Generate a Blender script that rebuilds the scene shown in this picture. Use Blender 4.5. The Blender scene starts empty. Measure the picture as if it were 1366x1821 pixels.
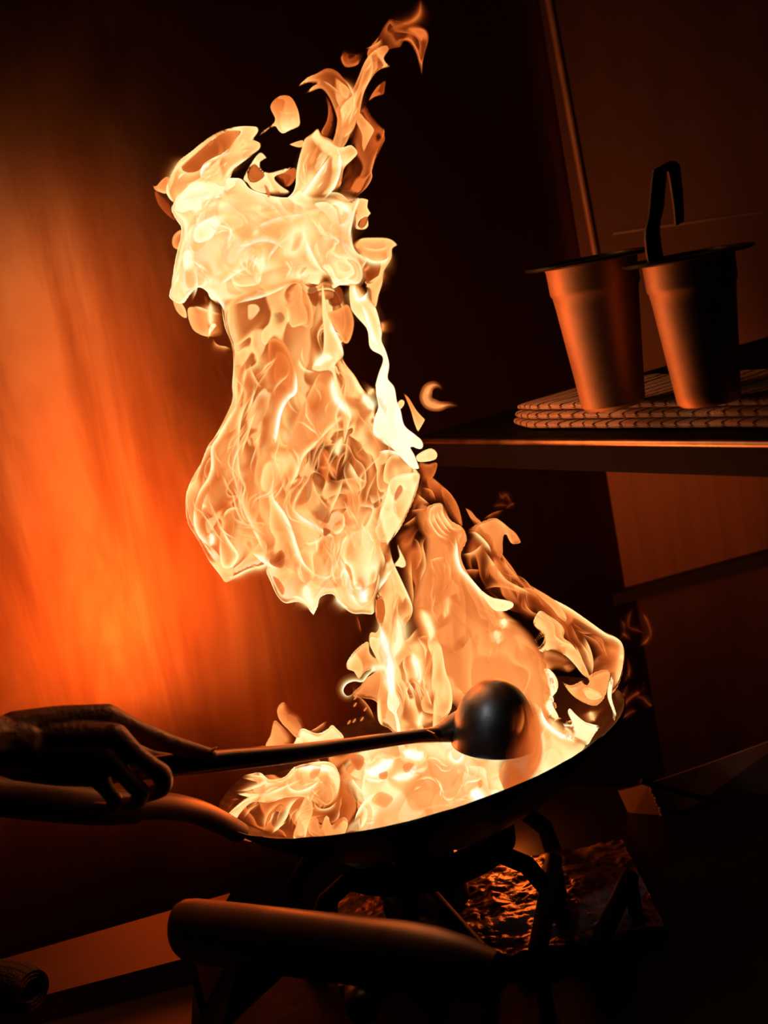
import bpy, bmesh, math, random
import numpy as np
from mathutils import Vector, Matrix, noise

SC = bpy.context.scene
COL = SC.collection
rnd = random.Random(7)

# ------------------------------------------------------------------ camera
F = 2500.0                      # focal length in pixels of the 1366 x 1821 frame
PITCH, ROLL = math.radians(10.4), math.radians(-11.0)
EYE = Vector((0, 0, 1.40))
fwd = Vector((0, math.cos(PITCH), -math.sin(PITCH)))
r0 = Vector((1, 0, 0)); u0 = r0.cross(fwd)
rgt = math.cos(ROLL) * r0 + math.sin(ROLL) * u0
upv = -math.sin(ROLL) * r0 + math.cos(ROLL) * u0
cam = bpy.data.cameras.new('camera')
cam.sensor_fit = 'VERTICAL'; cam.sensor_height = 36.0
cam.lens = 36.0 * F / 1821.0
cam.clip_start = 0.02; cam.clip_end = 50
co = bpy.data.objects.new('camera', cam); COL.objects.link(co)
co.matrix_world = Matrix((rgt, upv, -fwd)).transposed().to_4x4()
co.location = EYE
cam.dof.use_dof = True; cam.dof.focus_distance = 1.33; cam.dof.aperture_fstop = 6.3
SC.camera = co

def ray(px, py):
    return fwd + rgt * ((px - 683.0) / F) - upv * ((py - 910.5) / F)
def at(px, py, y):              # the point seen at a pixel on the vertical plane at distance y
    d = ray(px, py); return EYE + d * (y / d.y)
def at_z(px, py, z):            # the point seen at a pixel on the level plane at height z
    d = ray(px, py); return EYE + d * ((z - EYE.z) / d.z)
def on_plane(px, py, p0, n):
    d = ray(px, py); return EYE + d * ((p0 - EYE).dot(n) / d.dot(n))

# ------------------------------------------------------------------ object helpers
def tag(o, label=None, cat=None, group=None, kind=None):
    if label: o['label'] = label
    if cat: o['category'] = cat
    if group: o['group'] = group
    if kind: o['kind'] = kind
    return o
def empty(name, loc=(0, 0, 0)):
    o = bpy.data.objects.new(name, None); COL.objects.link(o); o.location = loc
    o.empty_display_size = .02
    return o
def link_mesh(name, me, mat, parent=None):
    o = bpy.data.objects.new(name, me); COL.objects.link(o)
    if mat: me.materials.append(mat)
    if parent:
        o.parent = parent
        o.matrix_parent_inverse = Matrix.Translation(parent.location).inverted()
    return o
def obj(name, bm, mat, parent=None, smooth=True, bevel=0):
    if bevel:
        es = [e for e in bm.edges if len(e.link_faces) == 2 and e.calc_face_angle(0) > .6]
        bmesh.ops.bevel(bm, geom=es, offset=bevel, segments=2, affect='EDGES', clamp_overlap=True)
    bmesh.ops.recalc_face_normals(bm, faces=bm.faces)
    me = bpy.data.meshes.new(name); bm.to_mesh(me); bm.free()
    for p in me.polygons: p.use_smooth = smooth
    if smooth:
        try: me.set_sharp_from_angle(angle=math.radians(40))
        except Exception: pass
    return link_mesh(name, me, mat, parent)
def prism(bm, pts, vec):        # closed outline of points pushed along a vector
    a = [bm.verts.new(p) for p in pts]; b = [bm.verts.new(Vector(p) + vec) for p in pts]
    n = len(pts)
    bm.faces.new(a); bm.faces.new(b[::-1])
    for i in range(n): bm.faces.new((a[i], b[i], b[(i + 1) % n], a[(i + 1) % n]))
def tube(bm, pts, rad, seg=16, flat=1.0, cap=True):
    pts = [Vector(p) for p in pts]; n = len(pts)
    rads = rad if isinstance(rad, (list, tuple)) else [rad] * n
    rings = []; prev = None
    for i, p in enumerate(pts):
        t = (pts[min(i + 1, n - 1)] - pts[max(i - 1, 0)]).normalized()
        if prev is None:
            a = t.orthogonal().normalized()
            a = (Vector((0, 0, 1)) - t * t.z)
            a = a.normalized() if a.length > .05 else t.orthogonal().normalized()
        else:
            a = (prev - t * prev.dot(t)).normalized()
        prev = a; b = t.cross(a)
        rings.append([bm.verts.new(p + (a * math.cos(k * 2 * math.pi / seg) * flat + b * math.sin(k * 2 * math.pi / seg)) * rads[i]) for k in range(seg)])
    for i in range(n - 1):
        for k in range(seg):
            bm.faces.new((rings[i][k], rings[i][(k + 1) % seg], rings[i + 1][(k + 1) % seg], rings[i + 1][k]))
    if cap:
        bm.faces.new(rings[0][::-1]); bm.faces.new(rings[-1])
def lathe(bm, prof, seg=64, M=None, closed=False):
    rings = []
    for (r, z) in prof:
        rings.append([bm.verts.new((M or Matrix()) @ Vector((r * math.cos(2 * math.pi * k / seg), r * math.sin(2 * math.pi * k / seg), z))) for k in range(seg)])
    m = len(prof)
    for i in range(m if closed else m - 1):
        A, B = rings[i], rings[(i + 1) % m]
        for k in range(seg):
            bm.faces.new((A[k], A[(k + 1) % seg], B[(k + 1) % seg], B[k]))
    return rings
def spline(P, n=8):             # open Catmull-Rom through Vectors
    P = [Vector(p) for p in P]; out = []
    for i in range(len(P) - 1):
        a, b, c, d = P[max(i - 1, 0)], P[i], P[i + 1], P[min(i + 2, len(P) - 1)]
        for k in range(n):
            t = k / n
            out.append(.5 * ((2 * b) + (c - a) * t + (2 * a - 5 * b + 4 * c - d) * t * t + (3 * b - a - 3 * c + d) * t ** 3))
    out.append(P[-1]); return out

# ------------------------------------------------------------------ materials
class NT:
    def __init__(s, name):
        s.m = bpy.data.materials.new(name); s.m.use_nodes = True
        s.t = s.m.node_tree; s.t.nodes.clear()
    def n(s, typ, **kw):
        nd = s.t.nodes.new(typ)
        for k, v in kw.items():
            if k.startswith('i_'):
                nm = k[2:].replace('_', ' ')
                (nd.inputs[int(nm)] if nm.isdigit() else nd.inputs[nm]).default_value = v
            else: setattr(nd, k, v)
        return nd
    def l(s, a, b): s.t.links.new(a, b)
    def math(s, op, a, b=None, c=None, clamp=False):
        nd = s.n('ShaderNodeMath', operation=op, use_clamp=clamp)
        for i, v in enumerate((a, b, c)):
            if v is None: continue
            if isinstance(v, (int, float)): nd.inputs[i].default_value = v
            else: s.l(v, nd.inputs[i])
        return nd.outputs[0]
    def ramp(s, fac, stops, interp='LINEAR'):
        nd = s.n('ShaderNodeValToRGB'); e = nd.color_ramp.elements; nd.color_ramp.interpolation = interp
        while len(e) < len(stops): e.new(.5)
        for i, (p, c) in enumerate(stops):
            e[i].position = p; e[i].color = (c[0], c[1], c[2], 1)
        if fac is not None: s.l(fac, nd.inputs[0])
        return nd.outputs[0]
    def out(s, sh):
        o = s.n('ShaderNodeOutputMaterial'); s.l(sh, o.inputs[0]); return s.m

def plain(name, col, rough=.5, metal=0.0, col2=None, scale=30, bump=0.0, stretch=(1, 1, 1), rvar=.1, spec=.5, bscale=None, detail=4):
    t = NT(name)
    tc = t.n('ShaderNodeTexCoord'); mp = t.n('ShaderNodeMapping'); mp.inputs['Scale'].default_value = stretch
    t.l(tc.outputs['Object'], mp.inputs[0])
    nz = t.n('ShaderNodeTexNoise', i_Scale=scale, i_Detail=detail, i_Roughness=.6); t.l(mp.outputs[0], nz.inputs['Vector'])
    f = nz.outputs[0]
    b = t.n('ShaderNodeBsdfPrincipled', i_Metallic=metal)
    b.inputs['Specular IOR Level'].default_value = spec
    c2 = col2 or tuple(x * .75 for x in col)
    t.l(t.ramp(f, [(.3, c2), (.7, col)]), b.inputs['Base Color'])
    t.l(t.math('MULTIPLY_ADD', f, rvar * 2, rough - rvar, clamp=True), b.inputs['Roughness'])
    if bump:
        nb = nz
        if bscale:
            nb = t.n('ShaderNodeTexNoise', i_Scale=bscale, i_Detail=3.0); t.l(mp.outputs[0], nb.inputs['Vector'])
        bp = t.n('ShaderNodeBump', i_Strength=bump, i_Distance=.003); t.l(nb.outputs[0], bp.inputs['Height']); t.l(bp.outputs[0], b.inputs['Normal'])
    return t.out(b.outputs[0])

IRON = plain('black_iron', (.012, .010, .009), .55, .0, scale=60, bump=.25, spec=.25)
SEASONED = plain('seasoned_steel', (.05, .032, .022), .42, .6, (.02, .014, .012), 45, .3)
STEEL = plain('brushed_steel', (.55, .42, .33), .34, 1.0, (.40, .30, .23), 12, .05, (1, 1, .12))
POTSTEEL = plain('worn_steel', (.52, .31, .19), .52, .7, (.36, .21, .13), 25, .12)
DARKSTEEL = plain('dark_steel', (.10, .075, .06), .38, .9, (.05, .04, .03), 30, .08)
LADLE = plain('ladle_steel', (.36, .33, .32), .40, 1.0, (.16, .13, .12), 38, .12)
WOOD = plain('dark_wood', (.022, .011, .006), .5, 0, (.01, .005, .003), 18, .1, (1, 6, 6))
SKIN = plain('skin', (.21, .09, .052), .42, 0, (.15, .062, .036), 60, .35, bscale=180)
PLASTIC = plain('black_plastic', (.012, .012, .013), .35, 0, scale=40)
MATTE = plain('matte_black', (.005, .004, .004), .7, 0, scale=40, spec=.08)  # very dark matte base for the whole shelf board
FOIL = plain('greasy_foil', (.95, .75, .60), .36, .45, (.26, .15, .09), 55, 1.0, bscale=95)

def towel_mat(name, light, dark):
    t = NT(name)
    tc = t.n('ShaderNodeTexCoord'); uv = t.n('ShaderNodeSeparateXYZ'); t.l(tc.outputs['UV'], uv.inputs[0])
    nz = t.n('ShaderNodeTexNoise', i_Scale=60.0, i_Detail=3.0); t.l(tc.outputs['Object'], nz.inputs['Vector'])
    s = t.math('ADD', t.math('MULTIPLY', uv.outputs[0], 46.0), t.math('MULTIPLY', nz.outputs[0], .9))
    st = t.math('PINGPONG', s, 1.0)
    line = t.math('GREATER_THAN', st, .80)
    wv = t.n('ShaderNodeTexNoise', i_Scale=420.0, i_Detail=2.0); t.l(tc.outputs['Object'], wv.inputs['Vector'])
    mx = t.n('ShaderNodeMix', data_type='RGBA'); t.l(line, mx.inputs[0])
    mx.inputs[6].default_value = (*light, 1); mx.inputs[7].default_value = (*dark, 1)
    b = t.n('ShaderNodeBsdfPrincipled', i_Roughness=.95)
    b.inputs['Specular IOR Level'].default_value = .1
    t.l(mx.outputs[2], b.inputs['Base Color'])
    bp = t.n('ShaderNodeBump', i_Strength=.9, i_Distance=.002); t.l(wv.outputs[0], bp.inputs['Height']); t.l(bp.outputs[0], b.inputs['Normal'])
    return t.out(b.outputs[0])
TOWEL = towel_mat('striped_towel', (.62, .50, .44), (.10, .06, .05))
TOWEL2 = towel_mat('dark_towel', (.14, .11, .09), (.06, .05, .04))

WALLR = .32
def wall_mat():                 # greasy brushed stainless sheet
    t = NT('greasy_steel_wall')
    tc = t.n('ShaderNodeTexCoord')
    mp = t.n('ShaderNodeMapping'); mp.inputs['Scale'].default_value = (5, 5, .9); mp.inputs['Rotation'].default_value = (0, .10, 0)
    t.l(tc.outputs['Object'], mp.inputs[0])
    n1 = t.n('ShaderNodeTexNoise', i_Scale=2.2, i_Detail=5.0, i_Roughness=.62, i_Distortion=.5); t.l(mp.outputs[0], n1.inputs['Vector'])
    n2 = t.n('ShaderNodeTexNoise', i_Scale=90.0, i_Detail=2.0); t.l(tc.outputs['Object'], n2.inputs['Vector'])
    n3 = t.n('ShaderNodeTexNoise', i_Scale=4.5, i_Detail=3.0, i_Distortion=.8); t.l(tc.outputs['Object'], n3.inputs['Vector'])
    b = t.n('ShaderNodeBsdfAnisotropic', distribution='BECKMANN')
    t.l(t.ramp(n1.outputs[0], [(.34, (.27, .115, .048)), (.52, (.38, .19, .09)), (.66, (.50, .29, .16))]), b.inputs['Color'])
    t.l(t.math('ADD', t.math('MULTIPLY_ADD', n3.outputs[0], .16, WALLR), t.math('MULTIPLY', n2.outputs[0], .04)), b.inputs['Roughness'])
    bp = t.n('ShaderNodeBump', i_Strength=.05, i_Distance=.01); t.l(n1.outputs[0], bp.inputs['Height'])
    bp2 = t.n('ShaderNodeBump', i_Strength=.03, i_Distance=.001); t.l(n2.outputs[0], bp2.inputs['Height']); t.l(bp.outputs[0], bp2.inputs['Normal'])
    t.l(bp2.outputs[0], b.inputs['Normal'])
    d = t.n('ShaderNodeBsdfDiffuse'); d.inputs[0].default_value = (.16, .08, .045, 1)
    mx = t.n('ShaderNodeMixShader'); mx.inputs[0].default_value = .10
    t.l(b.outputs[0], mx.inputs[1]); t.l(d.outputs[0], mx.inputs[2])
    return t.out(mx.outputs[0])
WALL = wall_mat()

def flame_mat():
    t = NT('flame')
    a1 = t.n('ShaderNodeAttribute', attribute_name='fire1'); a2 = t.n('ShaderNodeAttribute', attribute_name='fire2')
    s1 = t.n('ShaderNodeSeparateColor'); t.l(a1.outputs['Color'], s1.inputs[0])
    s2 = t.n('ShaderNodeSeparateColor'); t.l(a2.outputs['Color'], s2.inputs[0])
    d = t.math('MULTIPLY', s1.outputs[0], 100.0); r = s1.outputs[1]; a0 = s1.outputs[2]; h0 = a1.outputs['Alpha']
    w = t.math('MULTIPLY', s2.outputs[0], 100.0); ra = s2.outputs[1]; rh = s2.outputs[2]; tx = a2.outputs['Alpha']
    ew = t.math('MULTIPLY_ADD', r, -19.6, 22.0)
    ed = t.math('DIVIDE', d, ew, clamp=True)
    edge = t.math('MULTIPLY', t.math('MULTIPLY', ed, ed), t.math('MULTIPLY_ADD', ed, -2.0, 3.0))
    rim = t.math('MULTIPLY', r, t.math('EXPONENT', t.math('MULTIPLY', t.math('DIVIDE', d, w), -1.0)))
    # folded-sheet texture: contour steps of a warped noise field
    tc = t.n('ShaderNodeTexCoord')
    mp = t.n('ShaderNodeMapping'); mp.inputs['Scale'].default_value = (1, 1, .30); mp.inputs['Rotation'].default_value = (0, .15, 0)
    t.l(tc.outputs['Object'], mp.inputs[0])
    wn = t.n('ShaderNodeTexNoise', i_Scale=11.0, i_Detail=1.0); t.l(mp.outputs[0], wn.inputs['Vector'])
    va = t.n('ShaderNodeVectorMath', operation='MULTIPLY_ADD'); t.l(wn.outputs['Color'], va.inputs[0]); va.inputs[1].default_value = (.085, .085, .085); t.l(mp.outputs[0], va.inputs[2])
    n = t.n('ShaderNodeTexNoise', i_Scale=21.0, i_Detail=1.0, i_Roughness=.45); t.l(va.outputs[0], n.inputs['Vector'])
    s = t.math('FRACT', t.math('MULTIPLY', n.outputs[0], 4.6))
    fall = t.n('ShaderNodeMapRange', interpolation_type='SMOOTHSTEP'); fall.inputs[1].default_value = .86; fall.inputs[2].default_value = 1.0; fall.inputs[3].default_value = 1.0; fall.inputs[4].default_value = 0.0
    t.l(s, fall.inputs[0])
    T = t.math('SUBTRACT', t.math('MULTIPLY', t.math('POWER', s, 1.5), fall.outputs[0]), .36)
    big = t.math('SUBTRACT', wn.outputs[0], .5)
    al = t.math('MULTIPLY', a0, t.math('MULTIPLY_ADD', t.math('MULTIPLY', T, tx), 1.7, 1.0))
    al = t.math('MULTIPLY', al, t.math('MULTIPLY_ADD', t.math('MULTIPLY', big, tx), 2.0, 1.0, clamp=False))
    al = t.math('MULTIPLY', edge, t.math('ADD', t.math('MAXIMUM', al, 0.0), t.math('MULTIPLY', ra, rim)), clamp=True)
    al = t.math('MINIMUM', al, .985)
    he = t.math('ADD', h0, t.math('MULTIPLY', rh, rim))
    he = t.math('ADD', he, t.math('MULTIPLY', tx, t.math('MULTIPLY_ADD', T, .34, t.math('MULTIPLY', big, .5))))
    thin = t.math('POWER', t.math('SUBTRACT', 1.0, al), 2.0)
    he = t.math('MULTIPLY', he, t.math('MULTIPLY_ADD', thin, -.58, 1.0))      # thin flame burns redder
    col = t.ramp(t.math('DIVIDE', he, 1.1), [(0, (.012, .001, .0003)), (.09, (.10, .012, .002)), (.22, (.40, .055, .007)), (.38, (.72, .155, .026)), (.54, (.94, .30, .072)), (.68, (1.0, .55, .17)), (.82, (1.0, .80, .36)), (.93, (1.02, .93, .60)), (1.0, (1.05, 1.0, .86))])
    em = t.n('ShaderNodeEmission'); t.l(col, em.inputs[0]); em.inputs[1].default_value = 1.2
    tr = t.n('ShaderNodeBsdfTransparent'); mx = t.n('ShaderNodeMixShader')
    t.l(al, mx.inputs[0]); t.l(tr.outputs[0], mx.inputs[1]); t.l(em.outputs[0], mx.inputs[2])
    m = t.out(mx.outputs[0])
    try: m.cycles.emission_sampling = 'NONE'
    except Exception: pass
    return m
FLAME = flame_mat()

# ------------------------------------------------------------------ flame sheets
FY = 1.30                       # the vertical plane the fire column rises in
PX = FY / F                     # metres per pixel there
class Bag:                      # one part of the fire: closed wrinkled sheets and curled ribbons of flame
    def __init__(s): s.v = []; s.f = []; s.a = []; s.b = []
    def add(s, v, f, a, b):
        o = len(s.v); s.v += v; s.a += a; s.b += b; s.f += [tuple(o + i for i in q) for q in f]
    def build(s, name, parent=None):
        me = bpy.data.meshes.new(name); me.from_pydata(s.v, [], s.f)
        for nm, d in (('fire1', s.a), ('fire2', s.b)):
            at_ = me.attributes.new(nm, 'FLOAT_COLOR', 'POINT')
            at_.data.foreach_set('color', np.array(d, np.float32).ravel())
        for p in me.polygons: p.use_smooth = True
        return link_mesh(name, me, FLAME, parent)
BAGS = {}
LIFT = {'flame_head': .075, 'flame_veil': .075, 'flame_skirt': .05, 'flame_column': .04, 'flame_sheet': .03, 'flame_bed': .012}
def bag(g):
    if g not in BAGS: BAGS[g] = Bag()
    return BAGS[g]
def parse(txt):                 # "x,y" smooth bright edge, "*" sharp corner, "~" soft edge, "^" half rim
    out = []
    for w in txt.split():
        r, sh = 1.0, False
        while w[-1] in '*~^':
            if w[-1] == '*': sh = True
            if w[-1] == '~': r = 0.0
            if w[-1] == '^': r = .5
            w = w[:-1]
        x, y = w.split(','); out.append((float(x), float(y), r, sh))
    return out
def closed_curve(P):
    n = len(P); out = []
    for i in range(n):
        a, b, c, d = P[i - 1], P[i], P[(i + 1) % n], P[(i + 2) % n]
        L = math.hypot(c[0] - b[0], c[1] - b[1]); k = max(2, int(L / 5))
        tb = [0, 0] if b[3] else [(c[j] - a[j]) / 2 for j in (0, 1)]
        tc = [0, 0] if c[3] else [(d[j] - b[j]) / 2 for j in (0, 1)]
        m = L / max(1e-6, math.hypot(*tb)) if math.hypot(*tb) > L else 1; tb = [q * m for q in tb]
        m = L / max(1e-6, math.hypot(*tc)) if math.hypot(*tc) > L else 1; tc = [q * m for q in tc]
        for q in range(k):
            t = q / k; h1 = 2 * t ** 3 - 3 * t * t + 1; h2 = t ** 3 - 2 * t * t + t; h3 = -2 * t ** 3 + 3 * t * t; h4 = t ** 3 - t * t
            out.append([h1 * b[j] + h2 * tb[j] + h3 * c[j] + h4 * tc[j] for j in (0, 1)] + [b[2] * (1 - t) + c[2] * t])
    return np.array(out)
def lobe(g, txt, a=.6, h=.5, z=0.0, T=.03, rim=(.5, .22, 6), tex=.6, holes=(), grid=3.5, wr=.006, back=True, floor=None):
    loops = [closed_curve(parse(s)) for s in (txt,) + tuple(holes)]
    O = loops[0]; ext = (O[:, :2].max(0) - O[:, :2].min(0)).min(); grid = min(grid, max(1.6, ext / 16.0)); lo = O[:, :2].min(0) - grid; hi = O[:, :2].max(0) + grid
    xs = np.arange(lo[0], hi[0] + grid, grid); ys = np.arange(lo[1], hi[1] + grid, grid)
    X, Y = np.meshgrid(xs, ys); Q = np.stack([X.ravel(), Y.ravel()], 1); N = len(Q)
    best = np.full(N, 1e9); near = Q.copy(); rr = np.zeros(N); ins = np.zeros(N, bool)
    for Lp in loops:
        A = Lp[:, :2]; B = np.roll(A, -1, 0); D = B - A; L2 = (D ** 2).sum(1) + 1e-9
        for s in range(0, N, 4000):
            q = Q[s:s + 4000]; V = q[:, None] - A[None]
            t = np.clip((V * D).sum(2) / L2, 0, 1); C = A + t[..., None] * D
            dd = ((q[:, None] - C) ** 2).sum(2); k = dd.argmin(1); ar = np.arange(len(q)); dm = np.sqrt(dd[ar, k])
            up = dm < best[s:s + 4000]; idx = np.nonzero(up)[0] + s
            best[idx] = dm[up]; near[idx] = C[ar, k][up]
            rk = Lp[k, 2] * (1 - t[ar, k]) + np.roll(Lp[:, 2], -1)[k] * t[ar, k]; rr[idx] = rk[up]
            cr = ((A[:, 1] > q[:, 1:2]) != (B[:, 1] > q[:, 1:2])) & (q[:, :1] < A[:, 0] + D[:, 0] * (q[:, 1:2] - A[:, 1]) / np.where(np.abs(D[:, 1]) < 1e-9, 1e-9, D[:, 1]))
            ins[s:s + 4000] ^= (cr.sum(1) % 2 == 1)
    d = np.where(ins, best, 0.0); pos = np.where(ins[:, None], Q, near)
    W = len(xs); H = len(ys); ig = ins.reshape(H, W)
    cell = ig[:-1, :-1] | ig[1:, :-1] | ig[:-1, 1:] | ig[1:, 1:]
    mx = d.max(); R = max(mx, 1.0); q = np.clip(d / R, 0, 1); infl = np.sqrt(1 - (1 - q) ** 2) * min(T, mx * PX * 1.3)
    ph = [rnd.uniform(0, 6.28) for _ in range(8)]
    wv = (np.sin(pos[:, 0] / 23 + ph[0] + 1.3 * np.sin(pos[:, 1] / 31 + ph[1])) + np.sin(pos[:, 1] / 37 + ph[2] + 1.5 * np.sin(pos[:, 0] / 29 + ph[3])) + .5 * np.sin((pos[:, 0] + pos[:, 1]) / 13 + ph[4])) * wr * np.clip(d / 15, 0, 1)
    if isinstance(h, tuple):
        if len(h) == 2: hh = h[0] + (h[1] - h[0]) * (pos[:, 1] - lo[1]) / (hi[1] - lo[1])
        else:
            ax = np.array([h[4] - h[2], h[5] - h[3]]); tt = np.clip(((pos - np.array(h[2:4])) @ ax) / (ax @ ax), 0, 1); hh = h[0] + (h[1] - h[0]) * tt
    else: hh = np.full(N, h)
    use = np.zeros((H, W), bool); use[:-1, :-1] |= cell; use[1:, :-1] |= cell; use[:-1, 1:] |= cell; use[1:, 1:] |= cell
    ids = np.full(H * W, -1); un = np.nonzero(use.ravel())[0]; ids[un] = np.arange(len(un)); ids = ids.reshape(H, W)
    cy, cx = np.nonzero(cell)
    faces = [(int(ids[j, i]), int(ids[j, i + 1]), int(ids[j + 1, i + 1]), int(ids[j + 1, i])) for j, i in zip(cy, cx)]
    b = bag(g)
    if z >= .04: z += LIFT.get(g, 0)
    P0 = [at(pos[i, 0], pos[i, 1], FY - z) for i in un]
    for sgn in ((1, -1) if back else (1,)):
        vs = [(p.x, p.y - sgn * infl[i] - (wv[i] if sgn > 0 else wv[i] * -.8), p.z) for p, i in zip(P0, un)]
        b.add(vs, faces, [(d[i] / 100, rr[i], a, hh[i]) for i in un], [(rim[2] / 100, rim[0], rim[1], tex)] * len(un))
def rib(g, txt, w=5, h=.8, a=.8, side=1, z=.05, W=None, ends=(.35, .35), tex=.25, curl=.3, thin=True):
    P = [Vector((p[0], p[1], 0)) for p in parse(txt)]
    C = spline(P, 7); n = len(C); W = W or 5 * w
    z0, z1 = z if isinstance(z, tuple) else (z, z)
    z0 += LIFT.get(g, 0); z1 += LIFT.get(g, 0)
    S = [0.0]
    for i in range(1, n): S.append(S[-1] + (C[i] - C[i - 1]).length)
    ph = rnd.uniform(0, 6.28); K = 6; vs = []; aa = []; bb = []
    rows = [(-1, 1), (1, 1)] if side == 0 else [(side, 1)]
    faces = []
    for sd, _ in rows:
        base = len(vs)
        for i, c in enumerate(C):
            t = S[i] / S[-1]
            tan = (C[min(i + 1, n - 1)] - C[max(i - 1, 0)]).normalized(); nr = Vector((-tan.y, tan.x, 0)) * sd
            ta = min(1, t / ends[0] if ends[0] else 1) * min(1, (1 - t) / ends[1] if ends[1] else 1)
            ta = ta * ta * (3 - 2 * ta); ww = w * (.35 + .65 * ta) if thin else w
            zz = z0 + (z1 - z0) * t + .008 * math.sin(t * 5 + ph)
            for k in range(K):
                u = (k / (K - 1)) ** 1.4; dist = u * W * (ww / w)
                q = c + nr * dist
                p = at(q.x, q.y, FY - zz); p.y += curl * dist * PX * (1 + .5 * u)
                vs.append(tuple(p))
                dd = dist if side else dist + 3.0
                aa.append((dd / 100, 1.09, 0.0, h + .07)); bb.append((ww / 100, 1.55 * a * ta * (1 if side else math.exp(3 / ww)), 0.0, tex))
        for i in range(n - 1):
            for k in range(K - 1):
                o = base + i * K + k; faces.append((o, o + 1, o + K + 1, o + K))
    bag(g).add(vs, faces, aa, bb)

def fill(g, txt, n, base, length, w=(2.2, 4), heat=(.7, .95), al=(.45, .8), z=.06, turn=.9, sc=55):
    # fine silky filaments following a swirling flow inside an outline
    P = [(p[0], p[1]) for p in parse(txt)]
    xs = [p[0] for p in P]; ys = [p[1] for p in P]
    def inside(x, y):
        c = False
        for i in range(len(P)):
            (x1, y1), (x2, y2) = P[i - 1], P[i]
            if (y1 > y) != (y2 > y) and x < x1 + (x2 - x1) * (y - y1) / (y2 - y1): c = not c
        return c
    made = tries = 0
    while made < n and tries < n * 40:
        tries += 1
        x, y = rnd.uniform(min(xs), max(xs)), rnd.uniform(min(ys), max(ys))
        pts = []; L = rnd.uniform(*length); st = L / 6
        for k in range(7):
            if not inside(x, y): break
            pts.append('%.1f,%.1f' % (x, y))
            a_ = math.radians(base) + turn * 2 * noise.noise(Vector((x / sc, y / sc, 4.2))) + .5 * noise.noise(Vector((x / 18, y / 18, made * .37)))
            x += st * math.cos(a_); y += st * math.sin(a_)
        if len(pts) < 5: continue
        rib(g, ' '.join(pts), rnd.uniform(*w), rnd.uniform(*heat), rnd.uniform(*al), rnd.choice((-1, 1, 1)), z + rnd.uniform(-.004, .012), ends=(.5, .5))
        made += 1

# ---- tip of the column
G = 'flame_tip'
lobe(G, "693,33 702,36 722,40 745,46 760,55 763,70 758,90 752,112 751,137* 745,112 739,92 728,75 718,73 714,83 700,86 690,90 682,102 668,112 656,108 652,94 660,80 672,66 680,50", .62, (.27, .36), .0, .02, (.35, .08, 5), .9)
rib(G, "747,-8 748,8 746,24 737,35 722,42 700,50 684,66", 5, .27, .7, 0, .01)
rib(G, "649,86 660,82 672,75 681,66", 5, .5, .8, 1, .02)
lobe(G, "686,80 693,88 683,105 695,119* 678,123 667,132 656,149 648,166 643,187 640,205 633,218 626,230 621,246 612,262 600,275 588,262 592,248 596,235 599,212 597,196 607,180 625,161 637,136 645,116 655,99 670,86", .85, (.5, .80), .01, .03, (.2, .12, 6), .8)
lobe(G, "638,198 648,209 667,231 662,242 653,259 647,275* 643,258 643,240 634,220 626,206^", .8, (.66, .55), .015, .02, (.2, .1, 5), .4)
lobe(G, "638,188~ 650,188 660,205 672,220 683,230 686,248* 678,264 668,285 662,305 652,322 640,342 622,350~ 600,335~ 612,300~ 622,250~ 628,212~", .62, (.17, .3), -.01, .03, (.3, .12, 5), .9)
lobe(G, "570,238 580,216 583,195 577,168^ 590,178~ 600,205~ 596,237~ 584,250~", .65, .22, -.01, .02, (.5, .3, 4), .5)
lobe(G, "686,143 685,158 683,168 668,172 653,183* 660,168 672,152", .7, (.24, .36), -.01, .015, (.2, .1, 5), .5)
lobe(G, "612,86~ 605,103 613,119 626,119 638,114 650,94~ 632,92~", .45, (.08, .22), -.02, .015, (.5, .28, 5), .6)
lobe(G, "526,157* 546,138 562,131 582,121 600,127 612,140 625,155 633,175 636,200 632,226 620,242 604,250~ 596,236 600,218 594,195 584,172 572,158 556,162 541,169* 556,153 566,147 548,147", .72, (.42, .78), .005, .025, (.35, .18, 5), 1.0)
rib(G, "600,137 612,143 622,158 628,175 627,195 618,215 610,235", 5, .72, .8, -1, .03)
rib(G, "568,140 585,148 600,160 612,168", 4, .6, .6, 1, .03)
rib(G, "684,241 672,268 662,300 662,316 652,334 634,350 622,356", 4, .46, .8, 1, .02)
rib(G, "682,225 684,236 678,252", 3, .4, .7, 1, .02)
# ---- left plume
G = 'flame_plume'
lobe(G, "459,226 430,224 404,229 382,238 360,253 338,271 320,285 307,305 300,323 295,340 303,356 318,368^ 350,375~ 392,362~ 408,322 417,300 437,283 461,266 464,255 449,248* 459,235", .82, .73, .03, .03, (.3, .14, 6), .7,
     ["428,234 404,234 382,247 355,269 324,298 333,306 353,303 364,289 402,268 420,246"])
lobe(G, "428,232 404,232 382,245 355,267 320,298 333,308 355,305 366,290 404,269 424,246", .6, (.48, .3), .02, .015, (.1, .1, 4), .3)
rib(G, "353,300 360,292 380,280 404,271 420,268 440,266 460,260", 7, .92, .8, 1, .05)
rib(G, "358,325 356,305 364,292 385,284", 8, .97, .8, 1, .05)
rib(G, "390,325 400,318 412,304 430,290 455,272", 6, .93, .8, -1, .05)
rib(G, "305,345 306,320 318,297 336,275", 6, .85, .7, -1, .05)
lobe(G, "264,311* 275,331 288,319 300,313 303,330 297,345 285,343 275,338", .7, (.34, .62), .02, .012, (.3, .2, 4), .3)
lobe(G, "275,338 280,362 298,384 314,392 312,360~ 292,342~", .5, .22, .0, .012, (.35, .12, 4), .4)
lobe(G, "306,426 311,415 325,408 334,430~ 324,446 308,440", .65, .55, .02, .015, (.4, .2, 5), .3)
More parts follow.
